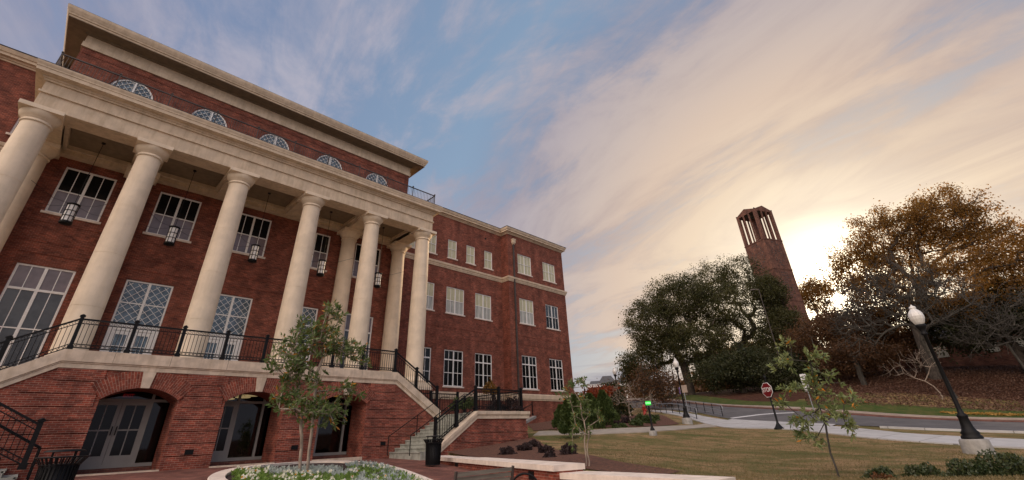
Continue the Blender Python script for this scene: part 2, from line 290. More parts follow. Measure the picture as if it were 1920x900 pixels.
# ------------------------------------------------------------ mesh builder
def link(o, parent=None):
    col.objects.link(o)
    if parent is not None: o.parent = parent
    return o
class MB:
    def __init__(s): s.v = []; s.f = []; s.uv = {}; s.sm = set()
    def face(s, pts, uv=None, smooth=False):
        n = len(s.v); s.v += [tuple(p) for p in pts]; s.f.append(tuple(range(n, n+len(pts))))
        if uv: s.uv[len(s.f)-1] = uv
        if smooth: s.sm.add(len(s.f)-1)
    def idx(s, verts, faces, smooth=False):
        n = len(s.v); s.v += [tuple(p) for p in verts]
        for f in faces:
            s.f.append(tuple(i+n for i in f))
            if smooth: s.sm.add(len(s.f)-1)
    def box(s, x0, x1, y0, y1, z0, z1):
        s.idx([(x0, y0, z0), (x1, y0, z0), (x1, y1, z0), (x0, y1, z0), (x0, y0, z1), (x1, y0, z1), (x1, y1, z1), (x0, y1, z1)],
              [(0, 3, 2, 1), (4, 5, 6, 7), (0, 1, 5, 4), (1, 2, 6, 5), (2, 3, 7, 6), (3, 0, 4, 7)])
    def prism_y(s, poly, y0, y1):      # poly in (x, z), counter-clockwise seen from -Y
        n = len(poly); v = [(x, y0, z) for x, z in poly]+[(x, y1, z) for x, z in poly]
        s.idx(v, [tuple(range(n)), tuple(range(2*n-1, n-1, -1))]+[(i, n+i, n+(i+1) % n, (i+1) % n) for i in range(n)])
    def prism_z(s, poly, z0, z1):
        n = len(poly); v = [(x, y, z0) for x, y in poly]+[(x, y, z1) for x, y in poly]
        s.idx(v, [tuple(range(n-1, -1, -1)), tuple(range(n, 2*n))]+[(i, (i+1) % n, n+(i+1) % n, n+i) for i in range(n)])
    def tube(s, p0, p1, r0, r1=None, n=8, caps=True, smooth=True):
        r1 = r0 if r1 is None else r1; p0 = Vector(p0); p1 = Vector(p1); d = (p1-p0)
        if d.length < 1e-6: return
        d.normalize(); a = d.orthogonal().normalized(); b = d.cross(a); v = []
        for p, r in ((p0, r0), (p1, r1)):
            for i in range(n):
                t = 2*PI*i/n; v.append(p+a*math.cos(t)*r+b*math.sin(t)*r)
        s.idx(v, [(i, (i+1) % n, n+(i+1) % n, n+i) for i in range(n)], smooth)
        if caps: s.idx(v, [tuple(range(n-1, -1, -1)), tuple(range(n, 2*n))])
    def bar(s, p0, p1, w, h=None):     # rectangular bar
        h = h or w; p0 = Vector(p0); p1 = Vector(p1); d = (p1-p0).normalized()
        up = Vector((0, 0, 1)) if abs(d.z) < .95 else Vector((1, 0, 0))
        a = d.cross(up).normalized()*w/2; b = a.cross(d).normalized()*h/2
        v = [p+q for p in (p0, p1) for q in (-a-b, a-b, a+b, -a+b)]
        s.idx(v, [(3, 2, 1, 0), (4, 5, 6, 7), (0, 1, 5, 4), (1, 2, 6, 5), (2, 3, 7, 6), (3, 0, 4, 7)])
    def path(s, pts, r, n=6):
        for a, b in zip(pts, pts[1:]): s.tube(a, b, r, n=n)
    def lathe(s, prof, c=(0, 0, 0), n=24, smooth=True, cap=True):
        v = [(c[0]+r*math.cos(2*PI*i/n), c[1]+r*math.sin(2*PI*i/n), c[2]+z) for r, z in prof for i in range(n)]
        f = [(k*n+i, k*n+(i+1) % n, (k+1)*n+(i+1) % n, (k+1)*n+i) for k in range(len(prof)-1) for i in range(n)]
        s.idx(v, f, smooth)
        if cap: s.idx([v[i] for i in range(n)], [tuple(range(n-1, -1, -1))]); s.idx(v[-n:], [tuple(range(n))])
    def ring(s, c, nrm, rad, r, n=10, m=4):
        nrm = Vector(nrm).normalized(); a = nrm.orthogonal().normalized(); b = nrm.cross(a); c = Vector(c); v = []
        for i in range(n):
            t = 2*PI*i/n; d = a*math.cos(t)+b*math.sin(t)
            for j in range(m):
                q = 2*PI*j/m; v.append(c+d*(rad+r*math.cos(q))+nrm*r*math.sin(q))
        s.idx(v, [(i*m+j, ((i+1) % n)*m+j, ((i+1) % n)*m+(j+1) % m, i*m+(j+1) % m) for i in range(n) for j in range(m)], True)
    def sweep(s, path, prof):          # path: xy points, outward side on the right of travel; prof: (offset, z)
        P = [Vector((*p, 0)) for p in path]; n = len(P); offs = []
        for i in range(n):
            ns = []
            for a, b in ((i-1, i), (i, i+1)):
                if a >= 0 and b < n:
                    d = (P[b]-P[a]).normalized(); ns.append(Vector((d.y, -d.x, 0)))
            if len(ns) == 1: offs.append(ns[0])
            else: m = (ns[0]+ns[1]); offs.append(m/(1+ns[0].dot(ns[1])))
        k = len(prof); v = []
        for i in range(n):
            for o, z in prof: q = P[i]+offs[i]*o; v.append((q.x, q.y, z))
        s.idx(v, [(i*k+j, (i+1)*k+j, (i+1)*k+j+1, i*k+j+1) for i in range(n-1) for j in range(k-1)])
        s.idx(v[:k], [tuple(range(k-1, -1, -1))]); s.idx(v[-k:], [tuple(range(k))])
    def build(s, name, m, parent=None, origin=None, at=None):
        me = bpy.data.meshes.new(name); off = Vector(origin) if origin is not None else (Vector(parent['org']) if parent is not None and 'org' in parent else Vector((0, 0, 0)))
        vv = [(x-off.x, y-off.y, z-off.z) for x, y, z in s.v]
        me.from_pydata(vv, [], s.f)
        uvl = me.uv_layers.new(name='UVMap')
        V = np.array(s.v); data = np.zeros((len(me.loops), 2), dtype=np.float32); li = 0
        for fi, f in enumerate(s.f):
            k = len(f)
            if fi in s.uv: data[li:li+k] = s.uv[fi]
            else:
                p = V[list(f)]; nn = np.cross(p[1]-p[0], p[2]-p[0]) if k > 2 else np.array([0, 0, 1])
                a = np.abs(nn)
                if a[2] > max(a[0], a[1]): data[li:li+k] = p[:, :2]
                elif a[0] > a[1]: data[li:li+k] = p[:, 1:3]
                else: data[li:li+k, 0] = p[:, 0]; data[li:li+k, 1] = p[:, 2]
            li += k
        uvl.data.foreach_set('uv', data.ravel())
        ms = m if isinstance(m, (list, tuple)) else [m]
        for q in ms: me.materials.append(MATS[q])
        if s.sm:
            fl = np.zeros(len(s.f), dtype=bool); fl[list(s.sm)] = True; me.polygons.foreach_set('use_smooth', fl)
        me.validate(); me.update()
        o = bpy.data.objects.new(name, me)
        if at is not None: o.location = at
        return link(o, parent)
def tag(o, label=None, cat=None, group=None, kind=None):
    if label: o['label'] = label
    if cat: o['category'] = cat
    if group: o['group'] = group
    if kind: o['kind'] = kind
    return o
def thing(name, label, cat, loc=(0, 0, 0), rz=0, group=None, local=False):
    o = bpy.data.objects.new(name, None); o.empty_display_size = .3; link(o); o.location = loc; o.rotation_euler = (0, 0, rz)
    if not local: o['org'] = tuple(float(q) for q in loc)
    return tag(o, label, cat, group)
def copy_tree(o, parent=None):
    c = o.copy(); col.objects.link(c); c.parent = parent
    for ch in list(o.children): copy_tree(ch, c)
    return c
def text_mesh(name, s, size, m, parent, loc, rot, ext=.004, sx=1.0):
    cu = bpy.data.curves.new(name, 'FONT'); cu.body = s; cu.size = size; cu.extrude = ext; cu.align_x = 'CENTER'; cu.align_y = 'CENTER'; cu.offset = size*.012
    o = bpy.data.objects.new(name, cu); col.objects.link(o); dg = bpy.context.evaluated_depsgraph_get()
    me = bpy.data.meshes.new_from_object(o.evaluated_get(dg)); bpy.data.objects.remove(o)
    me.materials.clear(); me.materials.append(MATS[m]); q = bpy.data.objects.new(name, me); link(q, parent); q.location = loc; q.rotation_euler = rot; q.scale = (sx, 1, 1); return q

# ------------------------------------------------------------ terrain
TP = np.array([(21.18,1.02,-.33),(24,.26,-.28),(28,.19,-.17),(34,.09,0),(44,-.1,.32),(47,-.21,.54),(54,-.59,1.4),(61.98,-1.36,3.21),(69.97,-2.13,5),(25.3,3.19,-.04),(29.78,3.65,.12),(33.76,4.05,.29),(44.71,5.12,.83),(47.7,5.36,1.13),(54.71,5.62,2.66),(63.73,5.82,4.99),(29.63,9.11,.5),(28.45,7.79,.38),(39.43,11.25,1.06),(44.27,12.48,1.61),(47.19,13.2,2),(55.5,16.84,3.03),(63.23,18.93,4.23),(34.2,16.57,.9),(23.45,13.37,.46),(38.14,17.59,1.23),(48.08,26.71,2.34),(50.78,23.61,2.61),(56.27,26.03,3.39),(63.52,29.41,4.61),(77.96,33.86,5.9),(64.58,38.14,4.56),(72.38,42.63,5.6),(34.08,14.4,.72),(28.54,12.11,.5),(21.78,19.15,.73),(25.56,18.41,.98),(34.92,23.34,2.03),(12.95,3.05,-.39),(11.88,1.71,-.23),(9.99,.36,-.05),(14,5.39,-.32),(17.99,8.73,-.13),(14.04,9.59,.06),(15.74,13.91,.07),(21.39,5.14,-.12),(23.43,8.73,.03),(17.91,1.84,-.26),(10.56,8.08,-.08),(25,34,.75),(44,33,1),(50,45,1.8),(60,60,4),(100,120,7),(80,60,5.2),(120,40,8),(110,0,6.5),(140,-40,6),(60,-30,2),(30,-30,-.5),(0,-20,-1),(13,12,-.05),(15,15,.02),(-30,20,-.3),(200,200,8),(10.9,8,-.2),(10.4,4,-.4),(80,100,6.5)], float)
def _phi(D): return np.where(D > 0, D**2*np.log(D+1e-12), 0)
_xy = TP[:, :2]/20; _n = len(TP); _D = np.linalg.norm(_xy[:, None]-_xy[None], axis=2)
_A = np.zeros((_n+3, _n+3)); _A[:_n, :_n] = _phi(_D)+.02*np.eye(_n); _A[:_n, _n] = 1; _A[:_n, _n+1:] = _xy; _A[_n, :_n] = 1; _A[_n+1:, :_n] = _xy.T
_b = np.zeros(_n+3); _b[:_n] = TP[:, 2]; TW = np.linalg.solve(_A, _b)
def TZ(pts):
    q = np.atleast_2d(np.array(pts, float))/20; D = np.linalg.norm(q[:, None]-_xy[None], axis=2)
    return _phi(D)@TW[:-3]+TW[-3]+q@TW[-2:]
def T(x, y): return float(TZ([(x, y)])[0])
def PZ(x, y):                                                    # the brick plaza falls towards the camera
    d = max(0., 22-y); return -.024*d-.0008*d*d-.012*max(0, x-5)
# edge of the plaza (back of the seat wall); everything left of it is paving
WA, WB, WC = (13.9, 18.1), (10.5, 8.1), (10.2, 3.6)
def in_plaza(x, y):
    if y > 18.5: return x < 20.0 and y < 36
    if y > 8.1: xe = 10.5+(13.9-10.5)*(y-8.1)/10.
    else: xe = 10.2+(10.5-10.2)*(y-3.6)/4.5
    return x < xe-.35
def ground():
    xs = np.unique(np.round(np.concatenate([np.arange(-60, 6, 3.), np.arange(6, 48, .5), np.arange(48, 100, 1.5), np.arange(100, 200, 8.), np.arange(200, 901, 50.)]), 3))
    ys = np.unique(np.round(np.concatenate([np.arange(-300, -40, 30.), np.arange(-40, -6, 3.), np.arange(-6, 30, .5), np.arange(30, 60, 1.5), np.arange(60, 200, 8.), np.arange(200, 901, 50.)]), 3))
    GX, GY = np.meshgrid(xs, ys, indexing='ij'); pts = np.stack([GX.ravel(), GY.ravel()], 1)
    cl = np.clip(pts, [-60, -60], [200, 200]); z = np.concatenate([TZ(cl[i:i+4000]) for i in range(0, len(cl), 4000)])
    z = np.where((pts[:, 0] > 130) | (pts[:, 1] > 130), np.minimum(z, 7.5), z)
    pl = np.array([in_plaza(x, y) for x, y in pts]); z = np.where(pl, np.minimum(z, -1.1), z)
    bl = (pts[:, 1] > 35.2) & (pts[:, 0] < 43.0) & (pts[:, 1] < 58); z = np.where(bl, np.minimum(z, 0.3), z)
    v = np.column_stack([pts, z]); nx, ny = len(xs), len(ys)
    f = [(i*ny+j, (i+1)*ny+j, (i+1)*ny+j+1, i*ny+j+1) for i in range(nx-1) for j in range(ny-1)]
    me = bpy.data.meshes.new('ground'); me.from_pydata(v.tolist(), [], f); me.materials.append(MATS['lawn']); me.materials.append(MATS['hill']); me.polygons.foreach_set('use_smooth', [True]*len(f))
    mi = []
    for (a, b, c, d) in f:
        x = (v[a][0]+v[c][0])/2; y = (v[a][1]+v[c][1])/2
        hx = 55.5-.02*(y-5)**2 if y < 14 else 50+(y-14)*.9
        mi.append(1 if x > hx and y < 32 and x < 130 else 0)
    me.polygons.foreach_set('material_index', mi); me.update()
    o = bpy.data.objects.new('ground', me); link(o); o['kind'] = 'structure'
ground()
def resample(p, n):
    p = np.array(p, float); d = np.r_[0, np.cumsum(np.linalg.norm(np.diff(p, axis=0), axis=1))]; t = np.linspace(0, d[-1], n)
    # smooth (Catmull-like) through interpolation then a light blur
    q = np.column_stack([np.interp(t, d, p[:, k]) for k in range(2)])
    for _ in range(max(1, n//12)): q[1:-1] = .25*q[:-2]+.5*q[1:-1]+.25*q[2:]
    return q
def ribbon(name, a, b, m, off, n=90, across=8, thick=0.0, zf=None):
    A = resample(a, n); B = resample(b, n); pts = np.array([A[i]*(1-t)+B[i]*t for i in range(n) for t in np.linspace(0, 1, across+1)])
    z = (TZ(pts) if zf is None else np.array([zf(*p) for p in pts]))+off; k = across+1; mb = MB(); v = [tuple(p)+(zz,) for p, zz in zip(pts, z)]
    f = [(i*k+j, (i+1)*k+j, (i+1)*k+j+1, i*k+j+1) for i in range(n-1) for j in range(across)]
    mb.idx(v, f, True)
    if thick:
        for j in (0, across):
            for i in range(n-1):
                p, q = v[i*k+j], v[(i+1)*k+j]; mb.face([p, q, (q[0], q[1], q[2]-thick), (p[0], p[1], p[2]-thick)])
    o = mb.build(name, m); o['kind'] = 'structure'; return o
road_near = [(62, 44), (55.75, 31.93), (46.69, 22.9), (40.52, 17.16), (38.08, 13.8), (36.6, 10.64), (35.3, 7.92), (34.2, 5.35), (33.8, 2.76), (34, -.24), (35, -8), (37, -20)]
road_far = [(73, 54), (64.58, 38.14), (56.87, 27.68), (51.43, 21.53), (46.9, 16.62), (44.6, 12.42), (43.7, 8.05), (43.5, 3.41), (43.75, -.52), (44.5, -8), (46, -20)]
ribbon('road', road_near, road_far, 'asphalt', .035, 110, 14)
kf = [(x+2.7*(.75 if x < 60 else 1), y+.9*(1 if y > 12 else 0)) for x, y in road_far]
ribbon('kerb_strip', road_far, [(x+.75, y+(.35 if y > 12 else 0)) for x, y in road_far], 'kerbred', .10, 110, 2, .14)
ribbon('far_pavement', [(x+.76, y+(.36 if y > 12 else 0)) for x, y in road_far], kf, 'kerbtan', .14, 110, 4, .1)
walk_near = [(33.85, 14.3), (31.49, 12.6), (29.63, 9.12), (27.76, 6.47), (26.07, 4.73), (25.05, 3.18), (24.23, 1.07), (23.75, .03), (23.3, -4), (23, -12)]
walk_far = [(36.2, 15.5), (35.07, 10.5), (33.4, 7.3), (30.9, 5.13), (29.2, 3.6), (28.6, 1.77), (28.2, -.09), (27.7, -4), (27, -12)]
ribbon('pavement', walk_near, walk_far, 'walk', .045, 90, 6, .06)
ribbon('crossing_apron', [(36.2, 15.5), (35.07, 10.5), (33.5, 7.4)], [(39.0, 15.2), (37.0, 10.9), (35.5, 7.6)], 'walk', .052, 30, 4)
ribbon('ramp_walk', [(58.03, 34.3), (46, 24.8), (41.09, 21.23), (37.55, 17.67), (34.2, 14.6)], [(55.9, 32.0+.6), (48, 24.9), (44.44, 22.3), (40.19, 17.92), (38.0, 14.9)], 'walk', .056, 70, 6, .06)
ribbon('footpath', [(20.41, 19.17), (21.91, 16.2), (23.97, 14.47), (27.16, 13.88), (33.85, 14.2)], [(22.2, 20.36), (23.7, 17.4), (26.78, 16.11), (31.41, 15.9), (36.19, 15.84)], 'pathtan', .04, 60, 6, .06)
ribbon('stop_line', [(39.4, 15.25), (40.45, 14.59), (41.78, 13.79), (42.61, 12.84), (43.16, 11.83)], [(39.7, 15.6), (40.8, 14.95), (42.15, 14.1), (43.0, 13.05), (43.6, 11.95)], 'white_paint', .045, 30, 2)
ribbon('kerb_line', [(33.1, 5.1), (32.7, 3.0), (32.9, 0), (33.6, -8)], [(33.35, 5.15), (32.95, 3.0), (33.15, 0), (33.85, -8)], 'walk', .1, 40, 2, .12)
ribbon('mulch_bed_ground', [(13.7, 18.4), (11.9, 13), (10.7, 9.2), (10.5, 8.0), (10.4, 6.0)], [(19.8, 18.6), (17.4, 15.6), (15.0, 12.2), (12.6, 8.6), (12.1, 6.3)], 'mulch', .025, 50, 14)
ribbon('shrub_bed_ground', [(22.4, 21.0), (26.2, 17.0), (29.2, 16.2), (33.6, 16.9)], [(33.5, 33.0), (40, 30), (46, 28.5), (47.5, 27.3)], 'mulch', .03, 60, 20)
ribbon('roadside_grass', [(x+.1, y) for x, y in kf[:-1]], [(x+5.2, y+.6) for x, y in kf[:-1]], 'verge', .05, 110, 8)
# plaza
mb = MB()
xs = np.linspace(-14, 14, 57); ys = np.linspace(2, 22.02, 41)
for i in range(56):
    for j in range(40):
        q = [(xs[i], ys[j]), (xs[i+1], ys[j]), (xs[i+1], ys[j+1]), (xs[i], ys[j+1])]
        if q[0][0] > 10.3+max(0, (q[0][1]-8)*.34)+.5: continue
        mb.face([(x, y, PZ(x, y)) for x, y in q])
o = mb.build('plaza_paving', 'paver'); o['kind'] = 'structure'

# ------------------------------------------------------------ the hall
B = thing('university_hall', 'red brick university hall with cream stone columns, portico and raised arcade terrace', 'building')
def panel(mb, Y, x0, x1, z0, z1, holes, depth=.16, arches=()):
    """front wall facing -Y with rectangular holes; arches: (cx, half, zspring, zcrown) sit inside hole (x0,x1,z0,zcrown)"""
    X = sorted({x0, x1, *[h[0] for h in holes], *[h[1] for h in holes]}); Z = sorted({z0, z1, *[h[2] for h in holes], *[h[3] for h in holes]})
    X = [x for x in X if x0 <= x <= x1]; Z = [z for z in Z if z0 <= z <= z1]
    for a, b in zip(X, X[1:]):
        run = None
        for c, d in zip(Z, Z[1:]):
            mx, mz = (a+b)/2, (c+d)/2
            if any(h[0] < mx < h[1] and h[2] < mz < h[3] for h in holes):
                if run: mb.face([(a, Y, run[0]), (b, Y, run[0]), (b, Y, run[1]), (a, Y, run[1])]); run = None
            else: run = (run[0], d) if run else (c, d)
        if run: mb.face([(a, Y, run[0]), (b, Y, run[0]), (b, Y, run[1]), (a, Y, run[1])])
    for h in holes:
        a, b, c, d = h[:4]; dd = depth; arch = [q for q in arches if a-.01 < q[0] < b+.01 and abs(q[3]-d) < .01]
        zt = arch[0][2] if arch else d
        mb.face([(a, Y, c), (a, Y, zt), (a, Y+dd, zt), (a, Y+dd, c)]); mb.face([(b, Y, zt), (b, Y, c), (b, Y+dd, c), (b, Y+dd, zt)])
        mb.face([(a, Y, c), (a, Y+dd, c), (b, Y+dd, c), (b, Y, c)])
        if arch:
            cx, hw, zs, zc = arch[0]; P = arc(cx, hw, zs, zc, 16)
            for (xa, za), (xb, zb) in zip(P, P[1:]):
                mb.face([(xa, Y, za), (xb, Y, zb), (xb, Y, d), (xa, Y, d)])
                mb.face([(xa, Y, za), (xa, Y+dd, za), (xb, Y+dd, zb), (xb, Y, zb)], smooth=True)
        else: mb.face([(a, Y, d), (b, Y, d), (b, Y+dd, d), (a, Y+dd, d)])
def arc(cx, hw, zs, zc, n):
    h = zc-zs; r = (hw*hw+h*h)/(2*h); cz = zc-r; a = math.asin(min(1, hw/r)) if h <= hw else PI/2
    return [(cx+r*math.sin(t), cz+r*math.cos(t)) for t in np.linspace(-a, a, n+1)]

def window(Y, x0, x1, z0, z1, leaves, rows, panes, cols=2, sill=True, name='window', fw=.085, lattice=False, arch=None):
    """rows: list of (z fraction top, kind) from the bottom; frame set back .07 from the wall face"""
    mb = MB(); Yf = Y+.06; D = .07; mull = .12 if leaves > 1 else 0
    if arch is None:
        mb.box(x0, x0+fw, Yf, Yf+D, z0, z1); mb.box(x1-fw, x1, Yf, Yf+D, z0, z1)
        mb.box(x0+fw, x1-fw, Yf, Yf+D, z0, z0+fw); mb.box(x0+fw, x1-fw, Yf, Yf+D, z1-fw, z1)
    ax, bx = x0+fw, x1-fw; az, bz = z0+fw, z1-fw; lw = (bx-ax-mull*(leaves-1))/leaves
    for k in range(1, leaves): xm = ax+k*lw+(k-1)*mull; mb.box(xm, xm+mull, Yf-.012, Yf+D-.003, az, bz if arch is None else z1-.05)
    zz = az; rails = []
    for fr, kind in rows[:-1]:
        zr = az+(bz-az)*fr; t = .11 if kind == 'transom' else .055
        for k in range(leaves):
            xa = ax+k*(lw+mull); mb.box(xa, xa+lw, Yf+(.004 if t < .1 else -.01), Yf+D-.006, zr-t/2, zr+t/2)
        rails.append(zr)
    if not lattice:
        for k in range(leaves):
            xa = ax+k*(lw+mull)
            for c in range(1, cols): xc = xa+lw*c/cols; mb.box(xc-.0175, xc+.0175, Yf+.02, Yf+D-.01, az, bz)
    fo = mb.build(name, 'frame', B)
    # glass, one pane mesh per material
    zs = [az]+rails+[bz]; bym = {}
    for i, pm in enumerate(panes): bym.setdefault(pm, []).append((zs[i], zs[i+1]))
    for pm, L in bym.items():
        g = MB()
        for za, zb in L:
            if arch is None: g.box(ax-.02, bx+.02, Yf+D-.022, Yf+D+.02, za, zb)
        if arch is not None:
            P = arc(*arch, 16); P = [(x0, z0)]+[(x1, z0)]+P[::-1]; g.prism_y(P, Yf+D-.022, Yf+D+.02)
        g.build('pane', pm, fo)
    if sill: s = MB(); s.box(x0-.11, x1+.11, Y-.09, Y+.14, z0-.12, z0-.002); s.build('sill', 'cap_light', fo)
    return fo
def clip_bar(mb, x0, z0, x1, z1, Yc, w, inside):
    n = 40; run = None; P = [(x0+(x1-x0)*i/n, z0+(z1-z0)*i/n) for i in range(n+1)]
    for p in P+[None]:
        ok = p is not None and inside(*p)
        if ok: run = run or [p, p]; run[1] = p
        elif run:
            if run[0] != run[1]: mb.bar((run[0][0], Yc, run[0][1]), (run[1][0], Yc, run[1][1]), w, .02)
            run = None
def lattice(fo, x0, x1, z0, z1, Yc, s, inside, nx=0):
    mb = MB(); W = x1-x0; H = z1-z0; k = -int(H/s)-2
    while k*s < W+H:
        clip_bar(mb, x0+k*s, z0, x0+k*s+H, z1, Yc, .036, inside); clip_bar(mb, x0+k*s+H, z0, x0+k*s, z1, Yc+.0225, .036, inside); k += 1
    for i in range(nx): x = x0+W*(i+.5)/nx; clip_bar(mb, x, z0, x, z1, Yc+.045, .02, inside)
    mb.build('lattice', 'frame', fo)

AX = 6.5; BC = [AX+4.2*k for k in (-2, -1, 0, 1, 2)]; YM = 31.0
holes = []; arches = []
for i, c in enumerate(BC):
    holes.append((c-1.07, c+1.07, 11.78, 14.5)); holes.append((c-1.07, c+1.07, 18.1, 21.34)); arches.append((c, 1.07, 20.27, 21.34))
    holes.append((c-1.07, c+1.07, 3.72, 8.98))
# dark upper space (main block)
mb = MB(); panel(mb, YM, -4.78, 17.93, 3.0, 22.3, holes, .18, arches)
mb.face([(17.93, YM, 0), (17.93, 46, 0), (17.93, 46, 22.3), (17.93, YM, 22.3)]); mb.face([(-4.78, 46, 0), (-4.78, YM, 0), (-4.78, YM, 22.3), (-4.78, 46, 22.3)])
mb.box(-4.6, 17.8, YM+.45, YM+.6, 3, 22)
mb.build('wall', 'brick', B)
mb = MB()
for c in BC:                                                       # flat and round brick window heads, proud by a centimetre
    for (z, h) in ((14.5, .3), (8.98, .3)): mb.box(c-1.2, c+1.2, YM-.018, YM, z+.02, z+h)
    P = arc(c, 1.12, 20.27, 21.39, 16); Q = arc(c, 1.42, 20.27, 21.69, 16)
    for k in range(16): mb.face([(P[k][0], YM-.02, P[k][1]), (P[k+1][0], YM-.02, P[k+1][1]), (Q[k+1][0], YM-.02, Q[k+1][1]), (Q[k][0], YM-.02, Q[k][1])], uv=[(k*.07, 0), (k*.07+.07, 0), (k*.07+.07, .3), (k*.07, .3)])
for z in (9.55, 10.15, 11.2, 15.0): mb.box(-4.7, 17.9, YM-.028, YM, z, z+.07)
for z in (21.85,): mb.box(-4.7, 17.9, YM-.028, YM, z, z+.07)
mb.build('brick_trim', 'brick', B)
for i, c in enumerate(BC):
    window(YM, c-1.07, c+1.07, 11.78, 14.5, 2, [(.48, 'rail'), (1, '')], ['blind_pink', 'glass_dark'])
    f = window(YM, c-1.07, c+1.07, 18.1, 21.34, 2, [(1, '')], ['glass_blue'], lattice=True, arch=(c, 1.07, 20.27, 21.34), sill=False)
    lattice(f, c-1.03, c+1.03, 18.1, 21.3, YM+.075, .36, lambda x, z, c=c: (z < 20.27 and abs(x-c) < 1.0) or math.hypot(x-c, z-20.27) < 1.02, 6)
    rm = MB(); P = arc(c, .98, 20.27, 21.25, 16); Q = arc(c, 1.07, 20.27, 21.34, 16)
    for k in range(16):
        a, b, p, q = P[k], P[k+1], Q[k+1], Q[k]
        rm.prism_y([a, b, p, q], YM+.05, YM+.13)
    rm.build('arched_frame', 'frame', f)
    if i in (0, 4): window(YM, c-1.07, c+1.07, 3.75, 8.98, 2, [(.42, 'rail'), (.78, 'transom'), (1, '')], ['glass_mid', 'glass_mid', 'blind_pink'])
    else:
        f = window(YM, c-1.07, c+1.07, 6.52, 8.98, 2, [(.5, 'rail'), (1, '')], ['glass_blue', 'glass_blue'], lattice=True, sill=False)
        lattice(f, c-.98, c+.98, 6.6, 8.9, YM+.09, .40, lambda x, z, c=c: abs(x-c) < .99 and 6.6 < z < 8.9, 0)
        g = MB(); g.box(c-1.07, c+1.07, YM+.05, YM+.13, 6.3, 6.50)
        for s in (-1, 1): g.box(c+s*.94-.13, c+s*.94+.13, YM+.05, YM+.13, 3.72, 6.3)
        g.box(c-.1, c+.1, YM+.04, YM+.12, 3.72, 6.3); g.build('door_surround', 'frame', B)
        for s in (-1, 1):
            xa, xb = (c-.81, c-.1) if s < 0 else (c+.1, c+.81)
            d = MB(); d.box(xa, xa+.12, YM+.07, YM+.12, 3.72, 6.28); d.box(xb-.12, xb, YM+.07, YM+.12, 3.72, 6.28)
            d.box(xa+.12, xb-.12, YM+.07, YM+.12, 3.72, 4.35); d.box(xa+.12, xb-.12, YM+.07, YM+.12, 6.1, 6.28)
            for k in (1, 2): x = xa+.12+(xb-xa-.24)*k/3; d.box(x-.015, x+.015, YM+.078, YM+.11, 4.35, 6.1)
            for k in (1, 2): z = 4.35+1.75*k/3; d.box(xa+.12, xb-.12, YM+.08, YM+.112, z-.015, z+.015)
            do = d.build('door', 'frame', B); g = MB(); g.box(xa+.1, xb-.1, YM+.10, YM+.13, 4.3, 6.12); g.build('pane', 'glass_blue', do)
            h = MB(); hx = xb-.06 if s < 0 else xa+.06; h.bar((hx, YM+.03, 4.7), (hx, YM+.03, 5.1), .03); h.build('handle', 'iron', do)
# main cornice and frieze
mp = [(-4.78, 46), (-4.78, YM), (17.93, YM), (17.93, 46)]
mb = MB(); mb.sweep(mp, [(0, 22.28), (.09, 22.28), (.09, 22.62), (.05, 22.66), (.05, 23.16), (0, 23.16)]); mb.build('frieze', 'stone', B)
mb = MB(); mb.sweep(mp, [(.0, 23.36), (1.0, 23.30), (1.0, 23.40), (1.06, 23.42), (1.08, 23.5), (1.12, 23.56), (1.2, 23.74), (1.22, 23.88), (1.22, 23.92), (0, 24.02)]); mb.build('cornice', 'stone', B)
mb = MB(); mb.sweep(mp, [(0, 23.165), (.16, 23.165), (.18, 23.25), (.995, 23.25), (.995, 23.298), (0, 23.34)]); mb.build('soffit', 'soffit', B)  # same stone as the cornice; dark brown colour stands in for its underside shade
mb = MB(); mb.face([(-6.0, 29.78, 23.935), (19.15, 29.78, 23.935), (17, 33, 24.6), (-4, 33, 24.6)]); mb.face([(19.15, 29.78, 23.935), (19.15, 46, 23.935), (17, 44, 24.6), (17, 33, 24.6)]); mb.face([(-6.0, 46, 23.935), (-6.0, 29.78, 23.935), (-4, 33, 24.6), (-4, 44, 24.6)]); mb.face([(-4, 33, 24.6), (17, 33, 24.6), (17, 44, 24.6), (-4, 44, 24.6)])
mb.build('roof', 'roof_black', B)
for x in (-2.2, 5.0, 11.6, 16.9): mb = MB(); mb.tube((x, 30.0, 23.9), (x, 30.0, 24.55), .012, .006, 5); mb.build('lightning_rod', 'steel', B)
for x, y, z in ((27.6, 35.1, 22.9), (31.2, 35.1, 22.9), (35.3, 33.9, 22.9), (39.7, 33.9, 22.9), (23.4, 35.1, 22.9)): mb = MB(); mb.tube((x, y, z), (x, y, z+.8), .012, .006, 5); mb.build('lightning_rod', 'steel', B)
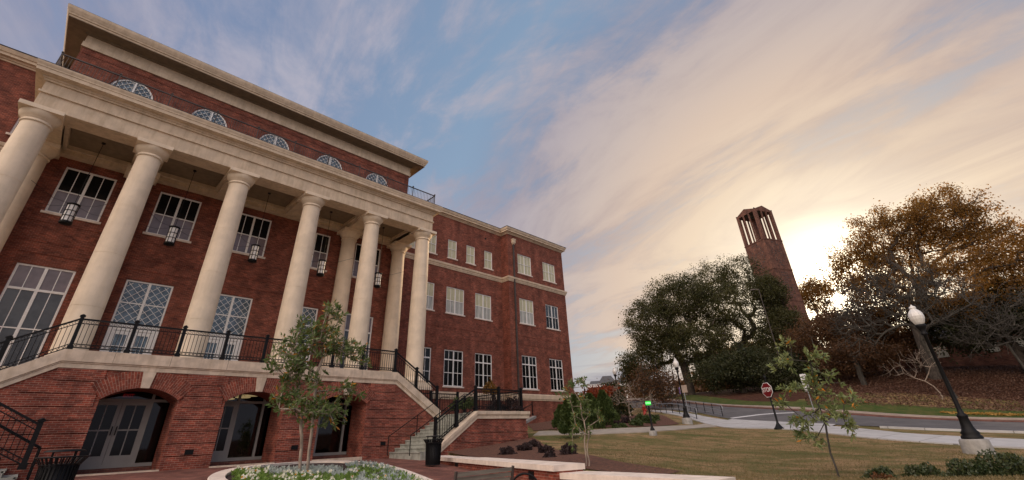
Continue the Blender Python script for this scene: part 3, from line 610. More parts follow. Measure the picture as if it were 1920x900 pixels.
# portico
CX = [6.52+4.27*(k-2.5) for k in range(6)]; YC = 26.85; ZT = 3.70
def column(x, y):
    c = B; prof = [(.60, 4.32)]
    for i in range(21):
        t = i/20; r = .60-(.60-.505)*(t**1.7); z = 4.32+(14.22-4.32)*t; prof.append((r, z))
    jp = [(.60, 4.30)]
    for i, (r, z) in enumerate(prof[1:-1]):
        jp.append((r, z))
        if i in (4, 9, 14): jp += [(r, z+.012), (r, z+.02), (r-.012, z+.021), (r-.012, z+.039), (r, z+.04), (r, z+.048)]
    jp.append(prof[-1])
    mb = MB(); mb.lathe(jp, (x, y, 0), 40); o = mb.build('column', 'stone_col', B)
    b = MB(); b.box(x-.84, x+.84, y-.84, y+.84, ZT, ZT+.26)
    b.lathe([(.66, ZT+.26), (.79, ZT+.27), (.82, ZT+.34), (.82, ZT+.40), (.78, ZT+.47), (.68, ZT+.49), (.67, ZT+.56), (.64, ZT+.58), (.62, ZT+.63)], (x, y, 0), 36); b.build('column_base', 'stone_col', o)
    k = MB(); k.lathe([(.505, 14.2), (.56, 14.21), (.575, 14.25), (.56, 14.29), (.52, 14.31), (.52, 14.38), (.55, 14.39), (.56, 14.43), (.60, 14.46), (.67, 14.55), (.72, 14.66), (.735, 14.75)], (x, y, 0), 36)
    k.box(x-.76, x+.76, y-.76, y+.76, 14.75, 14.948); k.build('capital', 'stone_col', o)
for x in CX: column(x, YC)
for x in (CX[0], CX[1], CX[4], CX[5]): column(x, 30.35)
pp = [(-4.53, 30.98), (-4.53, 26.3), (17.68, 26.3), (17.68, 30.98)]
mb = MB(); mb.sweep(pp, [(-1.1, 14.95), (0, 14.95), (0, 15.02), (-.012, 15.03), (-.012, 15.72), (.07, 15.73), (.07, 15.83), (0, 15.86), (0, 16.40), (-1.1, 16.40)]); mb.build('entablature', 'stone', B)
mb = MB(); mb.sweep(pp, [(0, 16.38), (.08, 16.38), (.10, 16.46), (.16, 16.48), (.18, 16.56), (.34, 16.58), (.34, 16.60), (.44, 16.62), (.44, 16.80), (.47, 16.82), (.47, 16.88), (.52, 17.0), (.53, 17.08), (-.4, 17.12)]); mb.build('portico_cornice', 'stone', B)
mb = MB(); mb.box(-4.9, 18.05, 25.9, 30.98, 17.125, 17.20); mb.build('portico_roof', 'roof_black', B)
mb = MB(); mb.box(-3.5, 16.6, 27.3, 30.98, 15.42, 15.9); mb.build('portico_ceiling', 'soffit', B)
mb = MB()
for i, x in enumerate(CX):
    if 0 < i < 5: mb.box(x-.48, x+.48, 27.38, 30.98, 14.953, 15.419)
mb.box(-3.45, 16.55, 30.5, 30.975, 14.957, 15.417)
for i in range(5):                                                 # stepped coffer mouldings
    a, b = CX[i]+.48, CX[i+1]-.48
    if i == 0: a = -3.42
    if i == 4: b = 16.57
    mb.box(a, b, 27.41, 27.6, 15.2, 15.418); mb.box(a, b, 30.3, 30.49, 15.2, 15.418); mb.box(a, a+.18, 27.61, 30.29, 15.2, 15.418); mb.box(b-.18, b, 27.61, 30.29, 15.2, 15.418)
mb.build('ceiling_beams', 'stone', B)
# wings
WY, BY = 35.5, 34.37
def mir(x): return 13.1-x
def wing(side):
    S = (lambda a, b: (a, b)) if side > 0 else (lambda a, b: (mir(b), mir(a)))
    mb = MB(); W2 = [(18.33, 20.65), (22.15, 24.48), (25.98, 28.28), (29.79, 32.1)]
    W3 = [(18.2, 19.4), (20.75, 21.95), (23.28, 24.48), (25.97, 27.15), (28.5, 29.72), (31.12, 32.34)]
    WB2 = [(35.4, 37.74), (39.88, 42.22)]
    if side < 0: W2 = W2[:2]; W3 = W3[:3]; WB2 = []
    H = []
    for a, b in W2: H += [(*S(a, b), 11.75, 14.45), (*S(a, b), 4.93, 8.2)]
    for a, b in W3: H.append((*S(a, b), 17.6, 19.7))
    x0, x1 = S(17.9, 33.8); panel(mb, WY, x0, x1, -1, 22.25, H)
    HB = []
    for a, b in WB2: HB += [(a, b, 11.75, 14.6), (a, b, 4.93, 8.3), (a, b, 17.65, 20.05)]
    if side > 0:
        panel(mb, BY, 33.8, 43.91, -1, 22.25, HB)
        mb.face([(33.8, WY, -1), (33.8, BY, -1), (33.8, BY, 22.25), (33.8, WY, 22.25)]); mb.face([(43.91, BY, -1), (43.91, 56, -1), (43.91, 56, 22.25), (43.91, BY, 22.25)])
        mb.face([(43.91, 56, -1), (17.9, 56, -1), (17.9, 56, 22.25), (43.91, 56, 22.25)])
    mb.build('wall', 'brick', B)
    tr = MB()
    for a, b in W2:
        for z in (14.45, 8.2): tr.box(*S(a-.12, b+.12), WY-.016, WY, z+.03, z+.3)
    for a, b in WB2:
        for z in (14.6, 8.3): tr.box(a-.12, b+.12, BY-.016, BY, z+.03, z+.3)
    for z in (9.4, 10.3):
        tr.box(*S(18, 33.75), WY-.022, WY, z, z+.07)
        if side > 0: tr.box(33.85, 43.85, BY-.022, BY, z, z+.07)
    tr.build('brick_trim', 'brick', B)
    p = [(17.95, WY), (33.8, WY), (33.8, BY), (43.91, BY), (43.91, 56)] if side > 0 else [(mir(33.8), WY), (mir(17.95), WY)]
    c = MB(); c.sweep(p, [(0, 22.2), (.06, 22.2), (.08, 22.3), (.16, 22.32), (.18, 22.42), (.36, 22.44), (.36, 22.62), (.42, 22.64), (.47, 22.78), (.5, 22.86), (.5, 22.9), (-.3, 22.94)]); c.build('wing_cornice', 'stone', B)
    c = MB(); c.sweep(p, [(0, 22.90), (.53, 22.905), (.53, 22.955), (-2, 23.2)]); c.build('roof_edge', 'roof_black', B)
    c = MB(); c.sweep(p, [(0, 16.33), (.07, 16.33), (.09, 16.45), (.13, 16.47), (.13, 16.6), (.2, 16.64), (.22, 16.78), (.22, 16.84), (0, 16.96)]); c.build('string_course', 'stone', B)
    c = MB(); c.sweep(p, [(0, 3.82), (.05, 3.82), (.07, 3.94), (.12, 3.97), (.12, 4.36), (0, 4.45)]); c.build('water_table', 'stone', B)
    for k, (a, b) in enumerate(W2):
        a, b = S(a, b)
        window(WY, a, b, 11.75, 14.45, 2, [(.49, 'rail'), (1, '')], ['blind_grey', 'blind_yellow'] if side > 0 else ['glass_mid', 'glass_mid'])
        window(WY, a, b, 4.93, 8.2, 2, [(.36, 'rail'), (.74, 'transom'), (1, '')], ['glass_dark']*3)
    for a, b in W3: window(WY, *S(a, b), 17.6, 19.7, 1, [(.5, 'rail'), (1, '')], ['blind_yellow']*2 if side > 0 else ['glass_mid', 'glass_mid'])
    for k, (a, b) in enumerate(WB2):
        window(BY, a, b, 11.75, 14.6, 2, [(.49, 'rail'), (1, '')], ['blind_grey', 'blind_yellow'] if k == 0 else ['glass_dark', 'glass_mid'])
        window(BY, a, b, 4.93, 8.3, 2, [(.36, 'rail'), (.74, 'transom'), (1, '')], ['glass_dark']*3)
        window(BY, a, b, 17.65, 20.05, 2, [(.5, 'rail'), (1, '')], ['blind_yellow']*2)
wing(1); wing(-1)
mb = MB(); mb.box(34.55, 34.71, BY-.2, BY-.05, .9, 21.1); mb.build('downspout', 'iron_brown', B)
mb = MB(); mb.box(34.42, 34.84, BY-.34, BY-.02, 21.1, 21.5); mb.box(34.38, 34.88, BY-.38, BY-.02, 21.5, 21.62); mb.box(34.5, 34.76, BY-.26, BY-.03, 20.95, 21.1); mb.build('conductor_head', 'stone', B)
for x, z in ((31.3, 21.2), (-8.3, 19.9)): mb = MB(); mb.tube((x, WY-.02, z), (x, WY+.05, z), .13, n=12); mb.build('vent', 'iron', B)

# ------------------------------------------------------------ arcade terrace
AC = [2.52, 6.42, 10.32]; HW, ZS, ZC = 1.15, 2.31, 2.72; YA = 22.0
mb = MB(); H = [(c-HW, c+HW, -.6, ZC) for c in AC]
panel(mb, YA, -2.9, 15.95, -.6, 3.30, H, 1.5, [(c, HW, ZS, ZC) for c in AC])
# sloped ends of the wall are covered by the copings: trim polygons instead of full height
mb.v = []; mb.f = []; mb.sm = set()
panel(mb, YA, .02, 12.98, -.6, 3.30, H, 1.5, [(c, HW, ZS, ZC) for c in AC])
mb.prism_y([(12.98, -.6), (15.95, -.6), (15.95, 1.45), (12.98, 3.30)], YA, YA+.4)
mb.prism_y([(-2.93, -.6), (.02, -.6), (.02, 3.30), (-2.93, 1.45)], YA, YA+.4)
mb.box(.02, 12.98, YA+1.5, YA+1.52, 3.0, 3.3)
mb.build('arcade_wall', 'brick_base', B)
# rusticated bands standing proud, leaving a groove every sixth course
mb = MB(); band = .406; z = .44
zz = [-.3, .44-.012]; levels = [(-.3, .415)]
while z < 3.2: levels.append((z+.015, min(z+band-.015, 3.27))); z += band
ring = lambda zq: 0 if zq < ZS else (1.82+.5)
def xr(zq):                                                        # half width of arch + ring at height z
    if zq <= ZS-.02: return HW
    cz = ZC-1.82; rr = 1.82+.52
    a = math.sqrt(max(rr*rr-(zq-cz)**2, 0)); t0 = HW/1.82*rr
    return min(max(a, .16), HW+(zq-ZS)*.78+.02)
for z0, z1 in levels:
    ed = [(-2.9 if z1 < 1.45 else .02-(3.27-z1)*1.6, None)]
    segs = []; L = .02-max(0, (3.28-z1))/.62 if z1 > 1.3 else -2.93; Rr = 13.04-L+.0
    L = max(L, -2.93); Rr = min(12.98+(.02-L), 15.93)
    xs_ = [L]
    for c in AC: xs_ += [c-max(xr(z0), xr(z1)), c+max(xr(z0), xr(z1))]
    xs_.append(Rr)
    for a, b in zip(xs_[::2], xs_[1::2]):
        if b-a > .05: mb.box(a, b, YA-.055, YA, z0, z1)
mb.build('rusticated_bands', 'brick_base', B)
for c in AC:
    mb = MB(); cz = ZC-1.82; a = math.asin(HW/1.82); n = 24
    for i in range(n):
        t0, t1 = -a+2*a*i/n, -a+2*a*(i+1)/n
        if abs((t0+t1)/2) < .085: continue
        def P(t, r): return (c+r*math.sin(t), cz+r*math.cos(t))
        def outer(t):
            zt = 3.27; r = 1.82+.62; return min(r, (zt-cz)/math.cos(t))
        p = [P(t0, 1.82), P(t1, 1.82), P(t1, outer(t1)), P(t0, outer(t0))]
        k = len(mb.f); mb.face([(x, YA-.07, z) for x, z in p], uv=[(0, t0*1.82), (0, t1*1.82), (.6, t1*1.82), (.6, t0*1.82)])
        mb.face([(p[0][0], YA-.07, p[0][1]), (p[0][0], YA, p[0][1]), (p[1][0], YA, p[1][1]), (p[1][0], YA-.07, p[1][1])])
        if i in (0,): mb.face([(p[0][0], YA-.07, p[0][1]), (p[3][0], YA-.07, p[3][1]), (p[3][0], YA, p[3][1]), (p[0][0], YA, p[0][1])])
        if i == n-1: mb.face([(p[2][0], YA-.07, p[2][1]), (p[1][0], YA-.07, p[1][1]), (p[1][0], YA, p[1][1]), (p[2][0], YA, p[2][1])])
    mb.build('arch_ring', 'brick_ring', B)
    mb = MB(); mb.prism_y([(c-.13, ZC-.01), (c+.13, ZC-.01), (c+.2, 3.27), (c-.2, 3.27)], YA-.10, YA+.02); mb.build('keystone', 'stone_cap', B)
cope = [(-.02, 3.28), (.05, 3.28), (.06, 3.42), (.09, 3.44), (.09, 3.47), (.12, 3.49), (.12, 3.87)]
def coping(path, dz0, name='coping', wid=.5, prof=((.06, 0), (.06, .14), (.09, .16), (.09, .19), (.13, .21), (.13, .59)), front=-1):
    """path: list of (x, ztop) in the plane YA..; extruded inward"""
mb = MB()
def cope_strip(pts, Y, wid, parent, h=.59, name='coping', m='stone_cap'):
    prof = [(wid, -h), (0.02, -h), (-.06, -h), (-.06, -h+.14), (-.09, -h+.16), (-.09, -h+.19), (-.13, -h+.21), (-.13, 0), (wid, 0)]
    mb = MB(); n = len(pts); k = len(prof)
    v = [(x, Y+o, z+d) for x, z in pts for o, d in prof]
    mb.idx(v, [(i*k+(j+1) % k, i*k+j, (i+1)*k+j, (i+1)*k+(j+1) % k) for i in range(n-1) for j in range(k)])
    mb.idx(v[:k], [tuple(range(k))]); mb.idx(v[-k:], [tuple(range(k-1, -1, -1))])
    return mb.build(name, m, parent)
cope_strip([(-2.9, 2.04), (0., 3.87), (13.0, 3.87), (15.9, 2.04)], YA, .42, B)
mb = MB()
for x in (1.35, 3.05, 5.0, 6.9, 8.9, 11.0): mb.box(x-.006, x+.006, YA-.133, YA+.3, 3.5, 3.873)
mb.build('coping_joints', 'soffit', B)
mb = MB(); mb.box(.0, 13.0, YA+.43, YM+.2, 3.45, ZT); mb.box(0, 13.0, YA+.40, YA+.43, 3.3, 3.7); mb.build('terrace_floor', 'step', B)
mb = MB(); mb.box(-5.0, .0, 26.05, 26.2, -.5, 3.5); mb.build('podium_wall', 'brick', B); mb = MB(); mb.box(13.0, 18.0, 26.05, 26.2, -.5, 3.5); mb.face([(18.0, 26.05, -.5), (18.0, 31, -.5), (18.0, 31, 3.5), (18.0, 26.05, 3.5)]); mb.build('podium_wall', 'brick', B)
for a, b in ((13.0, 18.1), (-5.1, 0)): mb = MB(); mb.box(a, b, 25.95, 31, 3.51, 3.69); mb.build('podium_edge', 'stone_cap', B)
for x in (-.55, 4.47, 8.32, 12.55): mb = MB(); mb.box(x-.14, x+.14, YA-.062, YA+.02, .47, .64); mb.build('vent', 'iron', B)
# entrance behind the arches
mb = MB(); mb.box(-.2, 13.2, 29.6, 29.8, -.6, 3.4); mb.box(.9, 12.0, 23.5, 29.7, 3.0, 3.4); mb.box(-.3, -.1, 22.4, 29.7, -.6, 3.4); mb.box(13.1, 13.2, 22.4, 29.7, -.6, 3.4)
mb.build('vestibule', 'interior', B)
mb = MB()
for c in AC: mb.box(c-HW-.1, c+HW+.1, YA+.05, YA+8, -.45, .03)
mb.build('vestibule_floor', 'paver', B)
for c in AC: mb = MB(); mb.box(c-HW-.02, c+HW+.02, YA-.12, YA+.04, -.3, .045); mb.build('threshold', 'stone_cap', B)
YD = 23.62
mb = MB()
for a, b in ((-.1, 1.3), (3.85, 5.1), (7.75, 9.0), (11.6, 13.1)): mb.box(a, b, YA+1.5, YA+1.9, -.5, 3.2)
mb.box(9.0, 10.9, 26.5, 26.7, 0, 3.0)
mb.build('inner_piers', 'brick', B)
def glass_door(x0, x1, z0, z1, hinge):
    d = MB(); w = .12
    d.box(x0, x0+w, YD, YD+.05, z0, z1); d.box(x1-w, x1, YD, YD+.05, z0, z1); d.box(x0+w, x1-w, YD, YD+.05, z0, z0+.28); d.box(x0+w, x1-w, YD, YD+.05, z1-.12, z1)
    xm = (x0+x1)/2; d.box(xm-.018, xm+.018, YD+.008, YD+.04, z0+.28, z1-.12); zm = z0+1.12; d.box(x0+w, x1-w, YD+.010, YD+.042, zm-.025, zm+.025)
    o = d.build('door', 'door_grey', B); g = MB(); g.box(x0+w-.01, x1-w+.01, YD+.022, YD+.03, z0+.27, z1-.11); g.build('pane', 'glass_dark', o)
    h = MB(); hx = x0+.06 if hinge > 0 else x1-.06; h.bar((hx, YD-.05, z0+.95), (hx, YD-.05, z0+1.25), .035); h.build('handle', 'iron', o)
def entrance(c, doors, ztop=2.36, bars=()):
    zf = .26
    mb = MB(); mb.box(c-HW-.15, c+HW+.15, YD-.02, YD+.07, zf-.12, zf); mb.box(c-HW-.15, c+HW+.15, YD-.02, YD+.07, ztop, ztop+.10)
    for x in bars: mb.box(x-.045, x+.045, YD-.018, YD+.065, zf, 2.95)
    mb.build('entrance_frame', 'door_grey', B)
    g = MB(); g.box(c-HW-.2, c+HW+.2, YD+.075, YD+.085, zf, 2.95); g.build('pane', 'glass_clear', B)
    for a, b, h in doors: glass_door(a, b, zf, ztop-.005, h)
    s = MB(); s.box(c-HW-.2, c+HW+.2, YD-.35, YD+.1, -.2, zf-.125); s.build('entrance_step', 'paver', B)
m = bpy.data.materials.new('glass_clear'); m.use_nodes = True; t = m.node_tree; t.nodes.remove(t.nodes['Principled BSDF'])
gl = N(t, 'ShaderNodeBsdfGlossy'); gl.inputs['Roughness'].default_value = .03; gl.inputs[0].default_value = (.9, .9, .9, 1)
tp = N(t, 'ShaderNodeBsdfTransparent'); tp.inputs[0].default_value = (.45, .45, .45, 1); fr = N(t, 'ShaderNodeFresnel'); fr.inputs[0].default_value = 1.5
mx = N(t, 'ShaderNodeMixShader'); t.links.new(fr.outputs[0], mx.inputs[0]); t.links.new(tp.outputs[0], mx.inputs[1]); t.links.new(gl.outputs[0], mx.inputs[2]); t.links.new(mx.outputs[0], t.nodes['Material Output'].inputs[0]); MATS['glass_clear'] = m
entrance(AC[0], [(1.33, 2.19, -1), (2.2, 3.06, 1)], bars=(3.1,))
entrance(AC[1], [(5.30, 6.16, 1)], bars=(6.2, 7.25))
entrance(AC[2], [(9.2, 9.86, 1)], bars=(9.9, 11.2))
for c, pts in ((AC[1], [(5.6, 24.6), (6.3, 24.4), (7.0, 24.7), (5.3, 25.7), (6.1, 25.6), (6.9, 25.8), (5.5, 26.8), (6.5, 26.9)]),):
    for k, (x, y) in enumerate(pts):
        mb = MB(); mb.lathe([(.02, .05), (.26, .045), (.34, .02), (.34, 0), (.26, -.02)], (x, y, 2.78), 16)
        mb.tube((x, y, 2.8), (x, y, 3.0), .012, n=5)
        tag(mb.build('ceiling_lamp', 'lamp_warm', None, (0, 0, 0)), 'glowing amber disc lamp on the dark ceiling inside the middle arch', 'lamp', 'amber disc lamps inside the middle arch')
ex = text_mesh('exit_sign', 'EXIT', .17, 'exit_red', None, (2.35, 24.2, 2.62), (R(90), 0, 0)); tag(ex, 'dim red lit EXIT sign hanging inside the left arch', 'sign')

# ------------------------------------------------------------ stairs and landings
def stairs(sgn):
    fx = (lambda x: x) if sgn > 0 else (lambda x: mir(x)-.06)
    side = 'right' if sgn > 0 else 'left'
    S = thing('outdoor_staircase', 'dog-leg stone staircase %s' % ('rising beside the upright bin to the brick corner landing' if sgn > 0 else 'at the far left edge behind the flared bin'), 'staircase', (fx(13), 20, 0))
    def bx(mb, a, b, y0, y1, z0, z1): a, b = fx(a), fx(b); mb.box(min(a, b), max(a, b), y0, y1, z0, z1)
    mb = MB(); r = 1.8/11
    for k in range(11): bx(mb, 12.96+.285*k, 15.83 if k < 10 else 19.6, 19.25, 21.97, -.4 if k == 0 else r*k, r*(k+1)); 
    for k in range(11): bx(mb, 12.93+.285*k, 13.0+.285*k, 19.25, 21.96, r*(k+1)-.045, r*(k+1)+.004)
    bx(mb, 15.84, 19.6, 21.98, 24.6, 1.2, 1.8)
    r2 = 1.9/12
    for k in range(12): bx(mb, 13.0, 15.9-.262*k, 22.45, 24.6, 1.8+r2*k, 1.8+r2*(k+1))
    mb.build('steps', 'step', S)
    mb = MB(); P = [(13.62, -.6), (19.65, -.6), (19.65, 1.53), (16.05, 1.53), (13.62, .02)]
    P = [(fx(x), z) for x, z in P]; P = P if sgn > 0 else P[::-1]
    mb.prism_y(P, 18.95, 19.22)
    a, b = fx(19.4), fx(19.65); mb.box(min(a, b), max(a, b), 19.22, 24.6, -.6, 1.53)
    mb.build('cheek_wall', 'brick_base', S)
    for z in (.44, .846, 1.252): mb = MB(); x0 = 13.7+(z-.05)*1.62; bx(mb, x0, 19.70, 18.90, 18.95, z+.02-.4, z-.02); mb.build('brick_band', 'brick_base', S)
    pts = [(13.42, .22), (13.62, .34), (16.02, 1.86), (19.85, 1.86)]; pts = [(fx(x), z) for x, z in pts]
    cope_strip(pts if sgn > 0 else pts[::-1], 18.93, .45, S, h=.36)
    mb = MB(); bx(mb, 19.38, 19.84, 19.38, 24.7, 1.5, 1.859); mb.build('coping', 'stone_cap', S)
    # plain handrails of round tube
    for y in (21.7, 19.75):
        h = MB(); q = [(12.7, y, .02), (12.7, y, .86), (12.95, y, 1.0), (15.85, y, 2.72), (16.3, y, 2.72)]
        h.path([(fx(a), b, c) for a, b, c in q], .022, 6)
        for xx in (14.3, 15.7): h.tube((fx(xx), y, .1+(xx-12.96)*.57), (fx(xx), y, 1.0+(xx-12.95)*.593), .02, n=6)
        h.build('handrail', 'iron', S)
    return S
stairs(1); stairs(-1)

# ------------------------------------------------------------ ironwork
def railing(pts, label, group='black iron railings of the stairs and terrace', posts=None, H=1.1, spacing=.125, rings=True, m='iron', name='iron_railing', pw=.12, start=True):
    """pts: 3-D base points; posts at every point"""
    t = thing(name, label, 'railing', pts[0], group=group)
    for p in pts if start else pts[1:]:
        x, y, z = p; q = MB(); w = pw/2
        q.box(x-w, x+w, y-w, y+w, z, z+H+.06); q.box(x-w-.03, x+w+.03, y-w-.03, y+w+.03, z, z+.16)
        q.box(x-w-.025, x+w+.025, y-w-.025, y+w+.025, z+H+.06, z+H+.10); q.lathe([(w, 0), (w+.02, .02), (w*.6, .05), (.01, .06)], (x, y, z+H+.1), 8); q.build('post', m, t)
    for a, b in zip(pts, pts[1:]):
        A = Vector(a); Bv = Vector(b); d = Bv-A; L = math.hypot(d.x, d.y); q = MB(); up = Vector((0, 0, 1)); hd = Vector((d.x, d.y, 0)).normalized()
        q.bar(A+up*(H-.02), Bv+up*(H-.02), .07, .055); q.bar(A+up*.10, Bv+up*.10, .04, .03)
        if rings: q.bar(A+up*(H-.17), Bv+up*(H-.17), .03, .025); q.bar(A+up*.22, Bv+up*.22, .03, .025)
        n = max(2, int(L/spacing))
        for i in range(1, n):
            p = A+d*(i/n); q.bar(p+up*.1, p+up*(H-(.17 if rings else .03)), .018)
        if rings:
            nr = Vector((-hd.y, hd.x, 0))
            for i in range(n):
                p = A+d*((i+.5)/n); q.ring(p+up*(H-.11), nr, .045, .008, 8, 3); q.ring(p+up*.16, nr, .045, .008, 8, 3)
        q.build('railing_panel', m, t)
    return t
yR = YA+.12
railing([(x, yR, 3.87) for x in [.08+1.568*k for k in range(8)]]+[(12.95, yR, 3.87)], 'long straight black iron railing along the terrace above the arches', pw=.11)
railing([(12.95, yR, 3.87), (14.35, yR, 3.0), (15.78, yR, 2.10)], 'black iron railing sloping down from the right end of the terrace', start=False)
railing([(.05, yR, 3.87), (-1.45, yR, 2.95), (-2.9, yR, 2.04)], 'black iron railing sloping down to the left from the terrace end', start=False)
yC = 19.12
railing([(13.62, yC, .36), (14.85, yC, 1.13), (16.1, yC, 1.86)], 'sloping black iron railing up the coping of the lower stair beside the bin')
railing([(16.1, yC, 1.86), (17.75, yC, 1.86), (19.5, yC, 1.86), (19.6, 21.6, 1.86), (19.6, 24.4, 1.86)], 'level black iron railing round the corner landing above the brick wall', start=False)
railing([(15.4, 24.75, 2.1), (17.2, 24.75, 2.1), (19.3, 24.75, 2.1)], 'black iron railing at the back of the landing in front of the planting', rings=False)
mxr = lambda x: mir(x)-.06
railing([(.12, yC, .34), (-1.3, yC, 1.13), (mxr(16.1), yC, 1.86)], 'black iron railing with scrolls descending at the lower left corner', rings=True)
# roof railing on the portico
t = railing([(-4.55, 30.8, 17.2), (-4.55, 26.35, 17.2)]+[(-4.55+2.247*k, 26.3, 17.2) for k in range(1, 10)]+[(17.72, 26.3, 17.2), (17.72, 30.8, 17.2)], 'slender dark iron fence along the flat roof of the portico', 'railings', rings=False, m='iron_brown', pw=.05, H=.98, spacing=.13, name='roof_railing')
# low black rail in front of the wing
railing([(23.0, 28.6, .62), (24.3, 27.6, .70), (26.4, 28.1, .9), (29.0, 29.0, 1.5), (32, 30, 2.2)], 'low black pipe railing of the ramp beside the brick wing', rings=False, H=.95, spacing=1.1, pw=.06)
mb = MB()
for (a, b) in (((22.2, 27.2, .55), (25.0, 26.6, .72)), ((25.0, 26.6, .72), (30.5, 28.4, 2.0))): mb.bar(a, b, .35, .18)
tag(mb.build('ramp_kerb', 'concrete'), 'pale concrete kerb of the ramp at the foot of the brick wing', 'kerb')

# steel guard rails by the sidewalk
def guard(pts, label):
    t = thing('guard_rail', label, 'railing', pts[0], group='steel pipe rails beside the ramp walk')
    r = MB(); up = Vector((0, 0, 1)); V = [Vector(p) for p in pts]
    for h in (.88, .48, .12): r.path([p+up*h for p in V], .028 if h > .8 else .02, 6)
    e = V[0]; d = (V[0]-V[1]).normalized(); r.path([e+up*.88, e+d*.28+up*.84, e+d*.32+up*.66, e+d*.28+up*.5, e+up*.48], .024, 6); r.build('rail', 'steel', t)
    for p in V: q = MB(); q.tube(p-up*.1, p+up*.88, .03, n=6); q.build('post', 'iron', t)
def ground_line(a, b, n): return [(a[0]+(b[0]-a[0])*i/n, a[1]+(b[1]-a[1])*i/n, T(a[0]+(b[0]-a[0])*i/n, a[1]+(b[1]-a[1])*i/n)) for i in range(n+1)]
guard(ground_line((38.1, 17.6), (47.9, 26.6), 6), 'grey steel pipe rail on the near side of the sloping walk behind the lamp')
guard(ground_line((40.6, 16.5), (50.5, 25.8), 7), 'grey steel pipe rail on the road side of the sloping walk')

# ------------------------------------------------------------ seat walls
def seatwall(A, Bp, zt, label, w=.95, capt=.13, hgt=.9):
    A = Vector((*A, 0)); Bv = Vector((*Bp, 0)); d = (Bv-A).normalized(); nrm = Vector((d.y, -d.x, 0))   # towards the plaza
    t = thing('seat_wall', label, 'wall', (A.x, A.y, zt-.4)); 
    def poly(o0, o1, e=0): return [tuple((A-d*e+nrm*o0)[:2]), tuple((A-d*e+nrm*o1)[:2]), tuple((Bv+d*e+nrm*o1)[:2]), tuple((Bv+d*e+nrm*o0)[:2])]
    m_ = MB(); P = poly(0, w, .02); m_.prism_z(P[::-1] if ccw(P) < 0 else P, zt-capt, zt); m_.build('cap', 'cap_light', t)
    m_ = MB(); P = poly(.06, w-.1); P = P[::-1] if ccw(P) < 0 else P; n0 = len(m_.f); m_.prism_z(P, zt-hgt, zt-capt)
    L = (Bv-A).length
    for k, f in enumerate(m_.f):
        pts = [Vector(m_.v[i]) for i in f]; m_.uv[k] = [((p-A).dot(d)+.5*(p-A).dot(nrm), p.z) for p in pts]
    m_.build('brickwork', 'brick_base', t)
    j = MB(); s = 1.7
    while s < L-.3:
        a = A+d*s+nrm*(w+.001); j.box(a.x-.006, a.x+.006, a.y-.004, a.y+.002, zt-capt+.01, zt-.004); s += 1.7
    return t, A, d, nrm, w
def ccw(P): return sum(P[i][0]*P[(i+1) % len(P)][1]-P[(i+1) % len(P)][0]*P[i][1] for i in range(len(P)))
def steplight(W, s, z):
    t, A, d, nrm, w = W; c = A+d*s+nrm*(w-.1); q = MB(); u = d*.15; up = Vector((0, 0, .1)); f = nrm*.02; c.z = z
    v = [c-u-up, c+u-up, c+u+up, c-u+up]; q.idx([p+f for p in v]+[p-f for p in v], [(0, 1, 2, 3), (7, 6, 5, 4), (0, 4, 5, 1), (1, 5, 6, 2), (2, 6, 7, 3), (3, 7, 4, 0)]); q.build('step_light', 'iron', t)
W1 = seatwall((13.85, 18.3), (10.5, 8.1), 0.0, 'higher brick seat wall with pale stone cap from the stair foot towards the bench'); steplight(W1, 3.4, -.22); steplight(W1, 9.4, -.28)
W2 = seatwall((10.62, 8.35), (10.2, 4.2), -.17, 'lower brick seat wall with pale stone cap along the lawn at the bottom', w=.85); steplight(W2, 2.5, -.45)

# planter
def planter():
    t = thing('planter_bed', 'teardrop raised flower bed edged with a pale curved stone kerb', 'planter', (7, 14, PZ(7, 14)))
    out = [(3.55, 14.4), (3.9, 16.2), (4.7, 18.0), (5.9, 19.3), (7.3, 20.0), (8.7, 20.0), (9.55, 18.9), (9.6, 16.8), (9.0, 14.4), (8.1, 11.8), (7.2, 9.4), (6.4, 8.3), (5.2, 8.4), (4.1, 10.2), (3.55, 12.4)]
    p = np.array(out+out[:1]); 
    # closed Chaikin smoothing
    q = np.array(out)
    for _ in range(3): nx = np.roll(q, -1, 0); q = np.stack([.75*q+.25*nx, .25*q+.75*nx], 1).reshape(-1, 2)
    n = len(q); tan = np.roll(q, -1, 0)-np.roll(q, 1, 0); tan /= np.linalg.norm(tan, axis=1)[:, None]; nr = np.column_stack([tan[:, 1], -tan[:, 0]])
    c = q.mean(0); nr *= np.sign(((c-q)*nr).sum(1))[:, None]; inn = q+nr*.38
    z = np.array([PZ(*a) for a in q]); mb = MB(); v = []
    for i in range(n):
        for pt, dz in ((q[i]-nr[i]*.02, -.1), (q[i]-nr[i]*.02, .14), (q[i], .16), (inn[i], .16), (inn[i], 0)): v.append((pt[0], pt[1], z[i]+dz))
    mb.idx(v, [(i*5+j, ((i+1) % n)*5+j, ((i+1) % n)*5+j+1, i*5+j+1) for i in range(n) for j in range(4)]); mb.build('kerb', 'cap_light', t)
    mb = MB(); cz = [(a[0], a[1], PZ(*a)+.1) for a in inn]; ctr = (c[0], c[1], PZ(*c)+.16)
    for i in range(n): mb.face([ctr, cz[i], cz[(i+1) % n]])
    mb.build('soil', 'mulch_dark', t)
    return q, inn, c
PQ, PIN, PCc = planter()

